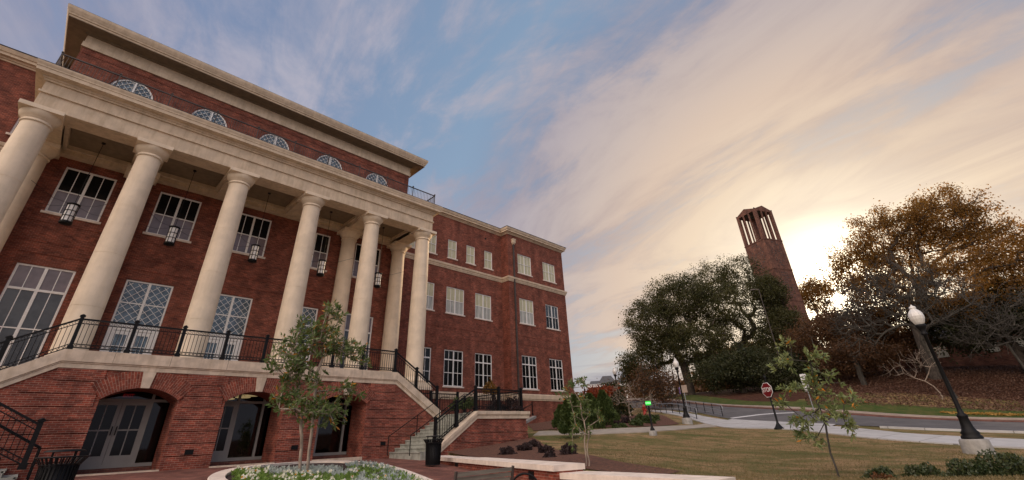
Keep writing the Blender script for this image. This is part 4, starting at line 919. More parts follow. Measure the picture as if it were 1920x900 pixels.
# ------------------------------------------------------------ leaf clouds
def quads(C, size, aspect=1.0, up=None, jitter=.25, fold=True):
    """many leaf-shaped rhombi: C Nx3 centres"""
    n = len(C); d = rng.normal(size=(n, 3)) if up is None else up; d /= np.linalg.norm(d, axis=1)[:, None]+1e-9
    a = rng.normal(size=(n, 3)); a -= (a*d).sum(1)[:, None]*d; a /= np.linalg.norm(a, axis=1)[:, None]+1e-9
    s = size*(1+jitter*rng.normal(size=(n, 1))).clip(.4, 2)
    l = d*s; w = a*s/aspect*.5
    v = np.stack([C-l*.5, C-l*.02+w, C+l*.5, C-l*.02-w], 1).reshape(-1, 3); return v
def leafmesh(name, V, m, parent=None, tri=False):
    n = len(V)//4; me = bpy.data.meshes.new(name); me.vertices.add(len(V)); me.vertices.foreach_set('co', V.astype(np.float32).ravel())
    me.loops.add(n*4); me.loops.foreach_set('vertex_index', np.arange(n*4, dtype=np.int32)); me.polygons.add(n); me.polygons.foreach_set('loop_start', np.arange(0, n*4, 4, dtype=np.int32))
    try: me.polygons.foreach_set('loop_total', np.full(n, 4, dtype=np.int32))
    except Exception: pass
    me.materials.append(MATS[m]); me.update(calc_edges=True); me.validate(); o = bpy.data.objects.new(name, me); return link(o, parent)
def grow(base, fork, pts, droop=0.0, wander=.12, k_up=0.0, seg=3):
    """connect attractor points to a growing skeleton; returns nodes, parent index"""
    base = np.array(base, float); fork = np.array(fork, float)
    nodes = [base]; par = [-1]; n0 = 5
    for i in range(1, n0+1):
        p = base+(fork-base)*i/n0; p[:2] += rng.normal(size=2)*wander*.25*(i < n0); nodes.append(p); par.append(len(nodes)-2)
    order = np.argsort(np.linalg.norm(pts-fork, axis=1)); tips = []
    depth = [np.linalg.norm(nodes[i]-base) for i in range(len(nodes))]
    for k in order:
        q = pts[k]; A = np.array(nodes[n0-1:]); dd = np.linalg.norm(A-q, axis=1); dp = np.array(depth[n0-1:])
        cost = dd+.28*dp*.5; j = int(np.argmin(cost))+n0-1
        a = nodes[j]; L = np.linalg.norm(q-a); m_ = max(1, min(seg, int(L/.5))); prev = j
        off = rng.normal(size=3)*wander*L
        for s in range(1, m_+1):
            t = s/m_; p = a+(q-a)*t+off*math.sin(PI*t)*.6; p[2] += k_up*L*math.sin(PI*t)
            nodes.append(p); par.append(prev); depth.append(depth[prev]+np.linalg.norm(p-nodes[prev])); prev = len(nodes)-1
        tips.append(prev)
    return np.array(nodes), np.array(par), tips
def woodmesh(name, nodes, par, rtip, rtrunk, m, parent, minr=0.0, n=5, expo=2.3):
    N_ = len(nodes); w = np.zeros(N_); ch = np.zeros(N_, int)
    for i in range(1, N_): ch[par[i]] += 1
    w[ch == 0] = 1.0
    for i in range(N_-1, 0, -1): w[par[i]] += w[i]
    r = rtip*np.power(np.maximum(w, 1), 1/expo); r = r*min(1.0, 1.0) ; f = rtrunk/r[0]; lw = np.log(np.maximum(w, 1))/math.log(max(w[0], 2)); r = r*np.power(f, lw)
    mb = MB()
    for i in range(1, N_):
        if r[i] < minr: continue
        k = 8 if r[i] > .12 else (5 if r[i] > .03 else 3)
        r0 = r[par[i]]
        if r0 > r[i]*1.9: r0 = r[i]*1.5
        mb.tube(nodes[par[i]], nodes[i], r0, r[i], k, caps=False)
    return mb.build(name, m, parent, origin=(0, 0, 0))
def lobes_pts(L, n, shell=.45):
    """L: (cx,cy,cz,rx,ry,rz,w) ; biased to the outside"""
    w = np.array([l[6] for l in L]); w = w/w.sum(); out = []
    for l, k in zip(L, (w*n).astype(int)):
        d = rng.normal(size=(k, 3)); d /= np.linalg.norm(d, axis=1)[:, None]; rr = rng.uniform(shell, 1, size=(k, 1))**.8
        out.append(np.array(l[:3])+d*rr*np.array(l[3:6]))
    return np.concatenate(out)
def PP(az, Rr): return (Rr*math.sin(R(az)), Rr*math.cos(R(az)))
def lobe(az, s, Rr, wid, hgt, dep=None, w=1.0):
    """lobe centred at azimuth az, elevation slope s, distance R"""
    x, y = PP(az, Rr); return (x, y, EYE+s*Rr, wid, dep or wid, hgt, w)
def tree(name, label, base, fork, lobes, n, trunk_r, bark, leaf, leaves, lsize, spread, rtip=.02, group=None, shell=.4, droop=0, minr=0, wander=.14, k_up=.05, aspect=1.5, cat='tree', extra=0, inner=None, twigs=0):
    t = thing(name, label, cat, (0, 0, 0), group=group); t.location = (0, 0, 0)
    P = lobes_pts(lobes, n, shell); nodes, par, tips = grow(base, fork, P, wander=wander, k_up=k_up)
    if twigs:
        nn = list(nodes); pp = list(par)
        for ti in tips:
            a = nodes[ti]; d = a-nodes[par[ti]]; d /= np.linalg.norm(d)+1e-9
            for _ in range(twigs):
                q = d+rng.normal(size=3)*.6; q /= np.linalg.norm(q); l = spread*rng.uniform(.6, 1.5); b1 = a+q*l*.5+rng.normal(size=3)*.05; nn.append(b1); pp.append(ti); nn.append(a+q*l+np.array([0, 0, .1*l])); pp.append(len(nn)-2)
        nodes = np.array(nn); par = np.array(pp)
    woodmesh('trunk', nodes, par, rtip, trunk_r, bark, t, minr=minr)
    if leaves:
        tp = nodes[tips] if not twigs else nodes[-len(tips)*twigs*2::]
        # clumps: some tips are bare, others thick
        dens = rng.gamma(1.6, 1.0, size=len(tp)); dens *= leaves/dens.sum(); C = []
        for p, k in zip(tp, dens.astype(int)):
            if k < 1: continue
            g = rng.normal(size=(k, 3))*spread*np.array([1, 1, .75]); C.append(p+g)
        C = np.concatenate(C); leafmesh('crown', quads(C, lsize, aspect), leaf, t)
    return t
# --- left group of oaks
g1 = 'tall trees across the road'
def b_(az, Rr, dz=-.2): x, y = PP(az, Rr); return (x, y, T(x, y)+dz)
def fk(az, Rr, h): x, y = PP(az, Rr); return (x, y, T(x, y)+h)
tree('oak_tree', 'broad dark oak with thick dark trunk, leftmost of the big trees across the road', b_(65.2, 72), fk(65.0, 72, 4.0),
     [lobe(60.6, .125, 72, 3.6, 3.6, w=1.2), lobe(62.6, .20, 72, 4.6, 4.2, w=1.8), lobe(66, .245, 73, 5.2, 4.2, w=1.9), lobe(66.5, .15, 71, 5.6, 3.2, w=1.6), lobe(70.2, .22, 73, 4.2, 4.0, w=1.1), lobe(59.2, .095, 72, 2.0, 1.8, w=.35)], 1300, .62, 'bark', 'leaf_oak', 88000, .21, .50, rtip=.022, group=g1)
tree('oak_tree', 'tall open-branched tree with sky showing between its limbs, left of the bell tower', b_(71.6, 80), fk(71.4, 80, 6),
     [lobe(70.0, .265, 80, 4.6, 4.4, w=1.3), lobe(73.0, .272, 80, 4.2, 4.2, w=1.2), lobe(71.2, .17, 80, 5.5, 3.6, w=.9), lobe(75.0, .20, 79, 3.4, 4.2, w=.6)], 620, .5, 'bark', 'leaf_oak', 30000, .20, .46, rtip=.028, group=g1, shell=.3)
tree('oak_tree', 'dark leafy tree directly in front of the bell tower', b_(76.8, 74), fk(76.8, 74, 5),
     [lobe(75.7, .235, 74, 2.3, 2.9, w=1.0), lobe(75.9, .16, 74, 3.0, 3.2, w=1.1), lobe(78.0, .10, 74, 3.6, 2.3, w=.7), lobe(73.8, .115, 74, 4.0, 2.6, w=.8)], 600, .4, 'bark', 'leaf_oak', 42000, .21, .46, rtip=.022, group=g1)
tree('oak_tree', 'sunlit leafy treetop showing just right of the bell tower', b_(80.3, 96), fk(80.3, 96, 6), [lobe(79.9, .215, 96, 3.2, 3.2, w=1), lobe(80.4, .15, 96, 3.4, 3.4, w=.8)], 300, .3, 'bark', 'leaf_brown', 14000, .25, .5, group=g1)
tree('cedar_tree', 'low dark evergreen filling the gap under the oaks left of the stop sign', b_(70.5, 68), fk(70.5, 68, 2),
     [lobe(68.6, .095, 68, 4.2, 2.2, w=1), lobe(71.5, .10, 68, 4.0, 2.5, w=1), lobe(74.6, .085, 67, 4.0, 2.3, w=1)], 420, .35, 'bark', 'leaf_dark', 34000, .23, .5, group=g1)
tree('oak_tree', 'russet leafed low tree between the bell tower and the big brown tree', b_(81.3, 60), fk(81.3, 60, 2.6),
     [lobe(79.6, .135, 66, 4.0, 3.2, w=1), lobe(82.6, .15, 66, 4.4, 2.6, w=1.1), lobe(85.2, .135, 66, 3.6, 2.6, w=.8), lobe(81.5, .10, 62, 4.6, 1.8, w=.8)], 700, .26, 'bark_grey', 'leaf_russet', 52000, .19, .46, rtip=.018, group=g1)
# --- right group
tree('oak_tree', 'huge brown-leafed autumn tree at the right, glowing against the sunset', b_(86.6, 62), fk(87.2, 62, 7),
     [lobe(84.4, .245, 62, 3.8, 3.4, w=1.0), lobe(88.0, .29, 63, 4.4, 3.4, w=1.3), lobe(92.2, .295, 63, 4.6, 3.8, w=1.5), lobe(95.6, .225, 62, 3.6, 3.2, w=.9), lobe(90.5, .19, 62, 6.2, 3.6, w=1.5), lobe(84.8, .20, 61, 3.0, 2.2, w=.4), lobe(98.5, .16, 62, 4, 3.4, w=.7)], 1600, .55, 'bark', 'leaf_brown', 84000, .185, .42, rtip=.024, group=g1, shell=.3)
tree('magnolia_tree', 'dense dark green tree low at the right edge behind the bare branches', b_(92.5, 66), fk(92.5, 66, 3),
     [lobe(89.6, .125, 66, 4.0, 3.0, w=1), lobe(93.5, .14, 66, 4.6, 3.0, w=1.1), lobe(97, .12, 66, 4.6, 3.2, w=1.1)], 520, .35, 'bark', 'leaf_dark', 40000, .23, .5, group=g1)
tree('bare_tree', 'grey leafless spreading tree in front of the big brown tree', b_(87.4, 55), fk(87.0, 55, 3.6),
     [lobe(84.0, .18, 54, 3.4, 2.6, w=1), lobe(87.0, .205, 54, 3.4, 2.6, w=1), lobe(89.4, .17, 54, 3.0, 2.2, w=.8), lobe(82.4, .15, 53, 2.2, 2.2, w=.5)], 420, .17, 'bark_grey', 'leaf_brown', 0, .2, .8, rtip=.016, group=g1, twigs=4)
tree('bare_tree', 'pale leafless tree with drooping twigs low at the right edge', b_(92.6, 56), fk(92.4, 56, 2.2),
     [lobe(91.0, .115, 55, 2.6, 1.6, w=1), lobe(94.0, .13, 55, 3.0, 1.9, w=1)], 230, .10, 'bark_grey', 'leaf_brown', 0, .2, .9, rtip=.014, group=g1, twigs=3)
tree('bare_tree', 'small leafless tree with fanning pale stems on the leafy slope', b_(86.5, 54), fk(86.5, 54, .5),
     [lobe(84.9, .075, 54, 1.9, .9, w=1), lobe(86.6, .085, 54, 1.6, 1.1, w=1)], 40, .045, 'bark_pale', 'leaf_brown', 0, .2, .7, rtip=.010, group=g1, twigs=2)
def small_tree(label, az, Rr, stems, h, leafm, leaves, group=None, lsize=.12, w=.9, bark='bark_pale', low=.4, sr=.03, name='young_tree'):
    pass

# ------------------------------------------------------------ saplings with long leathery leaves
def rosettes(P, D, per, ll, spreadang=.9, droop=.15):
    n = len(P); C = np.repeat(P, per, 0); d = np.repeat(D, per, 0)+rng.normal(size=(n*per, 3))*spreadang; d[:, 2] -= droop; d /= np.linalg.norm(d, axis=1)[:, None]
    C = C+d*ll*.5+rng.normal(size=C.shape)*ll*.18; return C, d
def sapling(name, label, stems, pts, leaf, per, ll, bark, tr=.035, rtip=.006, twigs=3, tw=.25, group=None, aspect=3.4):
    t = thing(name, label, 'tree', (0, 0, 0), group=group); allP = []; allD = []
    for (base, fork, sub) in stems:
        nodes, par, tips = grow(base, fork, np.array(sub), wander=.08, k_up=-.05)
        nn = list(nodes); pp = list(par); 
        for ti in tips:
            a = nodes[ti]; d = a-nodes[par[ti]]; d /= np.linalg.norm(d)+1e-9; d[2] += .3
            allP.append(a); allD.append(d)
            for _ in range(twigs):
                q = d+rng.normal(size=3)*.75; q /= np.linalg.norm(q); l = tw*rng.uniform(.5, 1.3); nn.append(a+q*l); pp.append(ti); allP.append(a+q*l); allD.append(q)
        woodmesh('stem', np.array(nn), np.array(pp), rtip, tr, bark, t)
    C, d = rosettes(np.array(allP), np.array(allD), per, ll); leafmesh('crown', quads(C, ll, aspect, up=d), leaf, t); return t
def ell(c, r, n):
    d = rng.normal(size=(n, 3)); d /= np.linalg.norm(d, axis=1)[:, None]; return np.array(c)+d*rng.uniform(.3, 1, size=(n, 1))*np.array(r)
# magnolia in the planter (two stems): viewing direction az ~21-26 deg, R ~ 16.5
def VP_(az, s, Rr): x, y = PP(az, Rr); return np.array([x, y, EYE+s*Rr])
def pxdir(px, py):
    d = (px-960)*r2-(py-385.81)*u2+819.336*w_; return d
def W3(px, py, Rr):
    d = pxdir(px, py); h = math.hypot(d[0], d[1]); return np.array([d[0]/h*Rr, d[1]/h*Rr, EYE+d[2]/h*Rr])
Rm = 16.4
l1 = np.concatenate([ell(W3(x, y, Rm), (rx, rx, rz), n) for x, y, rx, rz, n in ((570, 760, 1.0, .45, 26), (540, 690, .5, .4, 12), (605, 770, .7, .35, 14), (560, 720, .7, .35, 12))])
l2 = np.concatenate([ell(W3(x, y, Rm+.1), (rx, rx, rz), n) for x, y, rx, rz, n in ((600, 650, .7, .5, 18), (560, 660, .6, .45, 14), (650, 660, .7, .4, 13), (625, 600, .35, .5, 9), (600, 620, .35, .4, 6), (640, 730, .45, .25, 6), (560, 625, .3, .25, 5))])
b1 = W3(562, 884, Rm); b2 = W3(576, 884, Rm)
sapling('magnolia_tree', 'two-stemmed young magnolia with pale trunks growing in the round flower bed', [(b1, W3(565, 780, Rm), l1), (b2, W3(594, 700, Rm), l2)], None, 'leaf_mag', 9, .17, 'bark_pale', tr=.05, rtip=.007, twigs=3, tw=.3)
Rs = 13.2
l3 = np.concatenate([ell(W3(x, y, Rs), (rx, rx, rz), n) for x, y, rx, rz, n in ((1480, 645, .15, .05, 2), (1525, 672, .2, .12, 4), (1475, 680, .3, .08, 5), (1535, 715, .35, .3, 10), (1485, 725, .2, .15, 4), (1590, 750, .2, .1, 4), (1530, 745, .35, .2, 6), (1500, 790, .35, .25, 8), (1560, 780, .4, .25, 7), (1600, 800, .2, .15, 3), (1520, 820, .3, .12, 4), (1470, 760, .15, .1, 3))])
sapling('magnolia_tree', 'slender young magnolia with pale green leaf tufts on the front lawn', [(W3(1576, 908, Rs), W3(1536, 765, Rs), l3)], None, 'leaf_mag_pale', 11, .125, 'bark_grey', tr=.026, rtip=.005, twigs=2, tw=.15)
Rt = 13.9
l4 = np.concatenate([ell(W3(x, y, Rt), (rx, rx, rz), n) for x, y, rx, rz, n in ((1080, 722, .35, .12, 8), (1082, 750, .35, .2, 9), (1095, 775, .35, .2, 8), (1062, 738, .15, .08, 3), (1118, 782, .2, .12, 4), (1075, 800, .15, .12, 3), (1100, 810, .25, .15, 4), (1070, 828, .1, .08, 1))])
sapling('magnolia_tree', 'thin young magnolia with two stems at the end of the seat wall', [(W3(1099, 882, Rt), W3(1095, 790, Rt), l4[:24]), (W3(1104, 882, Rt), W3(1103, 800, Rt), l4[24:])], None, 'leaf_mag', 9, .10, 'bark_pale', tr=.02, rtip=.004, twigs=2, tw=.12)

# ------------------------------------------------------------ bushes
def bush(name, label, c, r, n, size, m, group=None, aspect=2., stem=True, kind='shrub'):
    x, y, z = c; t = thing(name, label, kind, c, group=group, local=True)
    d = rng.normal(size=(n, 3)); d[:, 2] = np.abs(d[:, 2]); d /= np.linalg.norm(d, axis=1)[:, None]
    lump = 1+.22*np.sin(d[:, 0]*5+x*7)*np.cos(d[:, 1]*6+y*5)+.12*np.sin(d[:, 2]*9+x)
    P = d*(rng.uniform(.35, 1, size=(n, 1))**.5)*np.array(r)*lump[:, None]
    leafmesh('foliage', quads(P, size, aspect, up=d+rng.normal(size=d.shape)*.9), m, t)
    s = MB()
    for k in range(7): a = rng.uniform(0, 6.28); e = Vector((math.cos(a)*r[0]*.5, math.sin(a)*r[1]*.5, r[2]*.7)); s.tube((0, 0, -.05), e, .015, .006, 4)
    s.build('stem', 'bark', t); return t
def gz(x, y): return T(x, y)
for k, (x, y, lab) in enumerate(((14.98, 13.45, 'dark plum mound shrub in the mulch, rightmost of the front pair of dark mounds'), (13.95, 14.6, 'rounded plum mound shrub nearest the landing wall'), (15.6, 15.2, 'flat plum mound shrub just right of the brick landing corner'), (16.2, 13.2, 'small plum mound shrub near the lawn edge of the mulch'), (14.2, 11.6, 'plum mound shrub closest to the thin magnolia stems'), (12.9, 11.4, 'tiny half hidden plum shrub behind the seat wall cap'), (16.9, 15.9, 'second small plum shrub at the back of the mulch'))):
    s = .34 if k != 5 else .2
    bush('mound_shrub', lab, (x, y, gz(x, y)+.0), (s, s, s*.85), 900, .09, 'leaf_plum', 'plum mound shrubs in the front mulch bed')
for (px, R0, rr, lab, m_) in ((1655, 12.5, .28, 'small dark green bush with rusty tips, leftmost along the bottom right edge', 'leaf_bush'), (1735, 12.7, .33, 'round dark green bush, second along the bottom right edge', 'leaf_bush'), (1822, 12.0, .38, 'sprawling dark bush near the lamp base at the bottom right', 'leaf_bush'), (1893, 12.2, .50, 'largest dark glossy bush in the bottom right corner', 'leaf_bush')):
    p = W3(px, 897, R0); z = p[2]-.05; bush('boxwood_bush', lab, (p[0], p[1], z-.02), (rr*1.1, rr*1.1, rr*.82), int(2600*rr/.35), .055, m_, 'dark bushes at the bottom right of the lawn', 1.6)
p = W3(1655, 905, 12.1); bush('barberry_bush', 'low rusty red bush in front of the leftmost bottom bush', (p[0], p[1], p[2]-.03), (.26, .26, .16), 900, .05, 'leaf_bush_red')
# evergreens beside the wing
def conifer(px, pyb, pyt, Rr, wid, lab, m_='leaf_ever'):
    b0 = W3(px, pyb, Rr); tz = W3(px, pyt, Rr)[2]; h = max(.8, tz-b0[2]); t = thing('juniper_bush', lab, 'shrub', tuple(b0), group='upright evergreens beside the brick wing', local=True)
    n = 5200; u = rng.uniform(0, 1, n)**.8; a = rng.uniform(0, 6.283, n); lum = 1+.18*np.sin(a*3+px)+.15*np.sin(u*14+a*2); rad = wid*(1-u**1.6*.85)*lum*rng.uniform(.55, 1, n)**.5
    P = np.column_stack([np.cos(a)*rad, np.sin(a)*rad, u*h]); up = np.column_stack([np.cos(a), np.sin(a), np.full(n, 1.0)])+rng.normal(size=(n, 3))*.5
    leafmesh('foliage', quads(P, .17, 1.8, up=up), m_, t); s = MB(); s.tube((0, 0, -.2), (0, 0, h*.8), .06, .02, 6); s.build('trunk', 'bark', t)
conifer(1068, 812, 748, 26, .5, 'upright evergreen right at the corner of the brick wing')
conifer(1082, 806, 740, 29, .6, 'bushy evergreen behind the thin magnolia')
conifer(1112, 806, 738, 31, .8, 'broad green evergreen right of the thin magnolia')
conifer(1136, 800, 732, 33, .85, 'tallest dense evergreen in the middle of the evergreen row')
conifer(1163, 780, 735, 38, 1.0, 'dark pyramid evergreen at the right end of the row', 'leaf_dark')
conifer(1054, 800, 760, 30, .6, 'narrow evergreen tucked against the ramp')
for k, (px, py, Rr, s, lab) in enumerate(((1193, 793, 33, .45, 'low clipped green shrub nearest the path in the far mulch bed'), (1200, 778, 37, .5, 'dark green shrub behind the clipped one in the far mulch bed'), (1214, 785, 36, .5, 'round green shrub just left of the lit OPEN sign post'), (1168, 797, 31.5, .22, 'tiny round green shrub at the left of the far mulch bed'), (1154, 800, 31, .2, 'smallest pale green shrub at the path edge'), (1226, 779, 39, .42, 'green shrub right behind the lit OPEN sign'), (1175, 782, 35, .4, 'brownish dark shrub in the middle of the far mulch bed'), (1158, 792, 32.5, .3, 'dark plum shrub at the edge of the far mulch bed'))):
    p = W3(px, py, Rr); bush('low_shrub', lab, (p[0], p[1], T(p[0], p[1])), (s*1.1, s*1.1, s), 700, .14, 'leaf_plum' if k >= 6 else 'leaf_ever', 'low shrubs in the far mulch bed')
# bare shrub by the far bed
tree('bare_tree', 'thin leafless shrub of many stems left of the lit OPEN sign', W3(1182, 790, 34), W3(1180, 775, 34), [lobe(57.8, .065, 34, 1.5, .8, w=1), lobe(59.6, .05, 34, 1.2, .6, w=.7)], 60, .04, 'bark_pale', 'leaf_russet', 500, .1, .5, rtip=.006, twigs=2, cat='shrub')
tree('maple_tree', 'small red-orange autumn tree beyond the evergreens', b_(54.8, 62), fk(54.8, 62, 1.5), [lobe(54.9, .058, 62, 2.4, 1.25, w=1)], 150, .14, 'bark', 'leaf_red', 9000, .26, .45)
tree('oak_tree', 'small dark round tree right of the red-orange one, below the far building', b_(56.4, 75), fk(56.4, 75, 1.5), [lobe(56.4, .068, 75, 1.5, 1.4, w=1)], 120, .14, 'bark', 'leaf_dark', 7000, .28, .45)
tree('oak_tree', 'thin brownish tree with drooping twigs at the left foot of the big oak', b_(60.0, 60), fk(60.0, 60, 2), [lobe(60.6, .080, 60, 1.8, 2.1, w=1), lobe(62.2, .07, 60, 1.9, 1.9, w=1)], 200, .12, 'bark_grey', 'leaf_russet', 5200, .2, .6, rtip=.014, twigs=2)
# far woods
def woods():
    C = []
    for az in np.arange(50, 104, .6):
        Rr = 125+rng.uniform(-6, 6); top = 1.6+2.2*rng.uniform() if az < 67 else 7+4*rng.uniform()
        if 52 < az < 58.6: continue
        x, y = PP(az, Rr); z = min(T(min(x, 190), min(y, 190)), 7.5); k = 260 if az < 67 else 620
        g = np.column_stack([rng.normal(size=k)*1.4+x, rng.normal(size=k)*1.4+y, z+rng.uniform(0, 1, k)**.8*top]); C.append(g)
    tag(leafmesh('far_woods', quads(np.concatenate(C), .95, 1.4), 'leaf_russet'), 'brown hedgerow and woods in the far distance behind the trees', 'woods', None, 'stuff')
woods()

# fallen leaves on the slope
def litter():
    n = 52000; az = rng.uniform(76, 100, n); Rr = rng.uniform(50.5, 78, n); x = Rr*np.sin(np.radians(az)); y = Rr*np.cos(np.radians(az)); z = TZ(np.column_stack([x, y]))+.05
    up = np.column_stack([rng.normal(size=n), rng.normal(size=n), rng.normal(size=n)*.3])
    tag(leafmesh('fallen_leaves', quads(np.column_stack([x, y, z]), .12, 1.4, up=up), 'leaf_litter'), 'brown fallen leaves covering the slope beyond the road', 'leaves', None, 'stuff')
    n = 520; a = rng.uniform(0, 6.28, n); r = rng.uniform(0, 1, n)**.6; x = 48.2+r*np.cos(a)*.55; y = .9+r*np.sin(a)*2.6; z = TZ(np.column_stack([x, y]))+.12
    up = np.column_stack([rng.normal(size=n), rng.normal(size=n), rng.normal(size=n)*.3])
    tag(leafmesh('yellow_leaves', quads(np.column_stack([x, y, z]), .16, 1.5, up=up), 'leaf_yellow'), 'drift of yellow leaves on the verge beside the far kerb', 'leaves', None, 'stuff')
litter()
def lawn_grass():
    n = 60000; az = rng.uniform(44, 97, n); Rr = 9+22*rng.uniform(0, 1, n)**1.5; x = Rr*np.sin(np.radians(az)); y = Rr*np.cos(np.radians(az))
    ok = np.array([not in_plaza(a-.2, b) and not (b > 12.6+(a-20)*.1 and a > 20) and not (a < 12.6+.85*(b-8.6) and b > 6.3 and a < 19.8) and a < 23.3+.55*max(0, b) for a, b in zip(x, y)])
    x, y = x[ok], y[ok]; n = len(x); z = TZ(np.column_stack([x, y]))+.015
    up = np.column_stack([rng.normal(size=n)*.5, rng.normal(size=n)*.5, np.full(n, 1.)])
    tag(leafmesh('lawn_grass', quads(np.column_stack([x, y, z]), .05, 3.5, up=up), 'grass_blade'), 'short dormant tan and green grass of the front lawn', 'grass', None, 'stuff')
lawn_grass()
# flowers in the planter
def flowers():
    from math import hypot
    def inside(n, cond):
        out = []
        lo, hi = PIN.min(0), PIN.max(0)
        while len(out) < n:
            p = rng.uniform(lo, hi); c = False; j = len(PIN)-1
            for i in range(len(PIN)):
                if (PIN[i][1] > p[1]) != (PIN[j][1] > p[1]) and p[0] < (PIN[j][0]-PIN[i][0])*(p[1]-PIN[i][1])/(PIN[j][1]-PIN[i][1])+PIN[i][0]: c = not c
                j = i
            if c and cond(p): out.append(p)
        return np.array(out)
    def pix(p):
        q = np.array([p[0], p[1], PZ(*p)+.1-EYE]); return 960+819.336*(q@r2)/(q@w_), 385.81-819.336*(q@u2)/(q@w_)
    def zone(p):
        x, y = pix(p); s = .5*math.sin(x*.05)
        if x < 650: return 'silver' if (y > 882+s*4 and x > 500 and y < 897) else ('pansy' if (y > 888-(x-430)*.02 and x > 438) else '')
        return 'pansy' if (y > 883+s*8 and x > 770) or (y > 880 and rng.uniform() < .35) else ('silver' if y > 871+s*3 and rng.uniform() < .75 else '')
    dm = inside(230, lambda p: zone(p) == 'silver')
    C = []; U = []
    for p in dm:
        k = 26; d = rng.normal(size=(k, 3)); d[:, 2] = np.abs(d[:, 2])+.3; d /= np.linalg.norm(d, axis=1)[:, None]; C.append(np.array([p[0], p[1], PZ(*p)+.14])+d*rng.uniform(.03, .12, size=(k, 1))); U.append(d)
    tag(leafmesh('dusty_miller', quads(np.concatenate(C), .10, 2.4, up=np.concatenate(U)), 'silver'), 'silver leafed bedding plants in the raised flower bed', 'flowers', None, 'stuff')
    pn = inside(620, lambda p: zone(p) == 'pansy')
    C = []; U = []; F = []; FU = []
    for p in pn:
        k = 22; d = rng.normal(size=(k, 3)); d[:, 2] = np.abs(d[:, 2])+.5; d /= np.linalg.norm(d, axis=1)[:, None]; b = np.array([p[0], p[1], PZ(*p)+.12]); C.append(b+d*rng.uniform(.03, .14, size=(k, 1))); U.append(d)
        for _ in range(2 if rng.uniform() < .13 else 0):
            c = b+np.array([*rng.normal(size=2)*.07, .16]); q = 5; a = np.arange(q)*2*PI/q; F.append(c+np.column_stack([np.cos(a)*.02, -np.full(q, .01), np.sin(a)*.02])); FU.append(np.column_stack([np.cos(a), rng.normal(size=q)*.2, np.sin(a)]))
    tag(leafmesh('pansy_leaves', quads(np.concatenate(C), .07, 1.8, up=np.concatenate(U)), 'pansy_leaf'), 'bright green pansy foliage in the raised flower bed', 'flowers', None, 'stuff')
    tag(leafmesh('pansy_flowers', quads(np.concatenate(F), .05, 1.1, up=np.concatenate(FU)), 'petal'), 'white pansy blooms with a few orange ones in the flower bed', 'flowers', None, 'stuff')
flowers()

# ------------------------------------------------------------ bell tower
def tower():
    Rr = 86; cx, cy = PP(76.72, Rr); zb = 4.0; zt = EYE+.405*Rr; a = 2.12
    # azimuth of the near arris 77.0, so rotate the square accordingly
    th = math.atan2(cx, cy)+R(45-7)
    t = thing('bell_tower', 'tall square brick bell tower with slit openings rising behind the oaks', 'tower', (cx, cy, zb), rz=-th, local=True)
    H = zt-zb; zo = H-6.0
    m_ = MB(); m_.box(-a, a, -a, a, 0, zo); 
    pit_ = .55
    for sx in (-1, 1):
        for sy in (-1, 1): x0, x1 = sorted((sx*a, sx*(a-.5))); y0, y1 = sorted((sy*a, sy*(a-.5))); m_.box(x0, x1, y0, y1, zo, H-.3)
    w = (2*a-1.0); pw = .24; ow = (w-2*pw)/3
    for k in (1, 2):
        s = -a+.5+k*ow+(k-1)*pw
        for q in (-1, 1):
            y0, y1 = sorted((q*a, q*(a-.18))); m_.box(s, s+pw, y0, y1, zo, H-.55); m_.box(y0, y1, s, s+pw, zo, H-.55)
    for q in (-1, 1):
        y0, y1 = sorted((q*a, q*(a-.18))); m_.box(-a+.5, a-.5, y0, y1, H-.55, H-.3); m_.box(y0, y1, -a+.5, a-.5, H-.55, H-.3)
        y0, y1 = sorted((q*(a+.004), q*(a-.45)))
        P = [(-a, H-.3), (a, H-.3), (a, H-.25), (0, H+.62), (-a, H-.25)]; m_.prism_y(P, y0, y1)
        n0 = len(m_.v); m_.idx([(y0, x, z) for x, z in P]+[(y1, x, z) for x, z in P], [tuple(range(5)), tuple(range(9, 4, -1))]+[(i, 5+i, 5+(i+1) % 5, (i+1) % 5) for i in range(5)])
    nsh = len(m_.f); SH = m_
    for z in (zo-.25, zo-5.6, zo-11): q = MB(); q.sweep([(-a, a), (-a, -a), (a, -a), (a, a), (-a, a)], [(0, z), (.06, z), (.06, z+.18), (0, z+.18)]); q.build('string_course', 'brick_far', t)
    q = SH                                                           # projecting header pattern on each panel
    rr = random.Random(3)
    for base in (zo-5.2, zo-10.8):
        for i in range(9):
            for j in range(11):
                if rr.random() < .55 and abs(i-4)+abs(j-5)*.8 < 6.2:
                    s = -1.25+i*.3; z = base+.3+j*.42
                    for sg in (-1, 1):
                        y0, y1 = sorted((sg*a, sg*(a+.05))); q.box(s, s+.11, y0, y1, z, z+.22); q.box(y0, y1, s, s+.11, z, z+.22)
    so_ = q.build('shaft', ['brick_far', 'iron_brown'], t)
    if len(so_.data.polygons) == len(q.f): so_.data.polygons.foreach_set('material_index', [0]*nsh+[1]*(len(q.f)-nsh))
    q = MB(); q.idx([(-a+.2, -a+.2, H-.35), (a-.2, -a+.2, H-.35), (a-.2, a-.2, H-.35), (-a+.2, a-.2, H-.35), (0, 0, H+.75)], [(0, 1, 4), (1, 2, 4), (2, 3, 4), (3, 0, 4)]); q.build('roof', 'copper', t)
    for x, y in ((a, a), (-a, a), (a, -a), (-a, -a)):
        z = H-.25 if x and y else H+.6; q = MB(); q.lathe([(.09, 0), (.14, .1), (.09, .2), (.01, .26)], (x*.97, y*.97, z), 8); q.build('finial', 'iron', t)
tower()
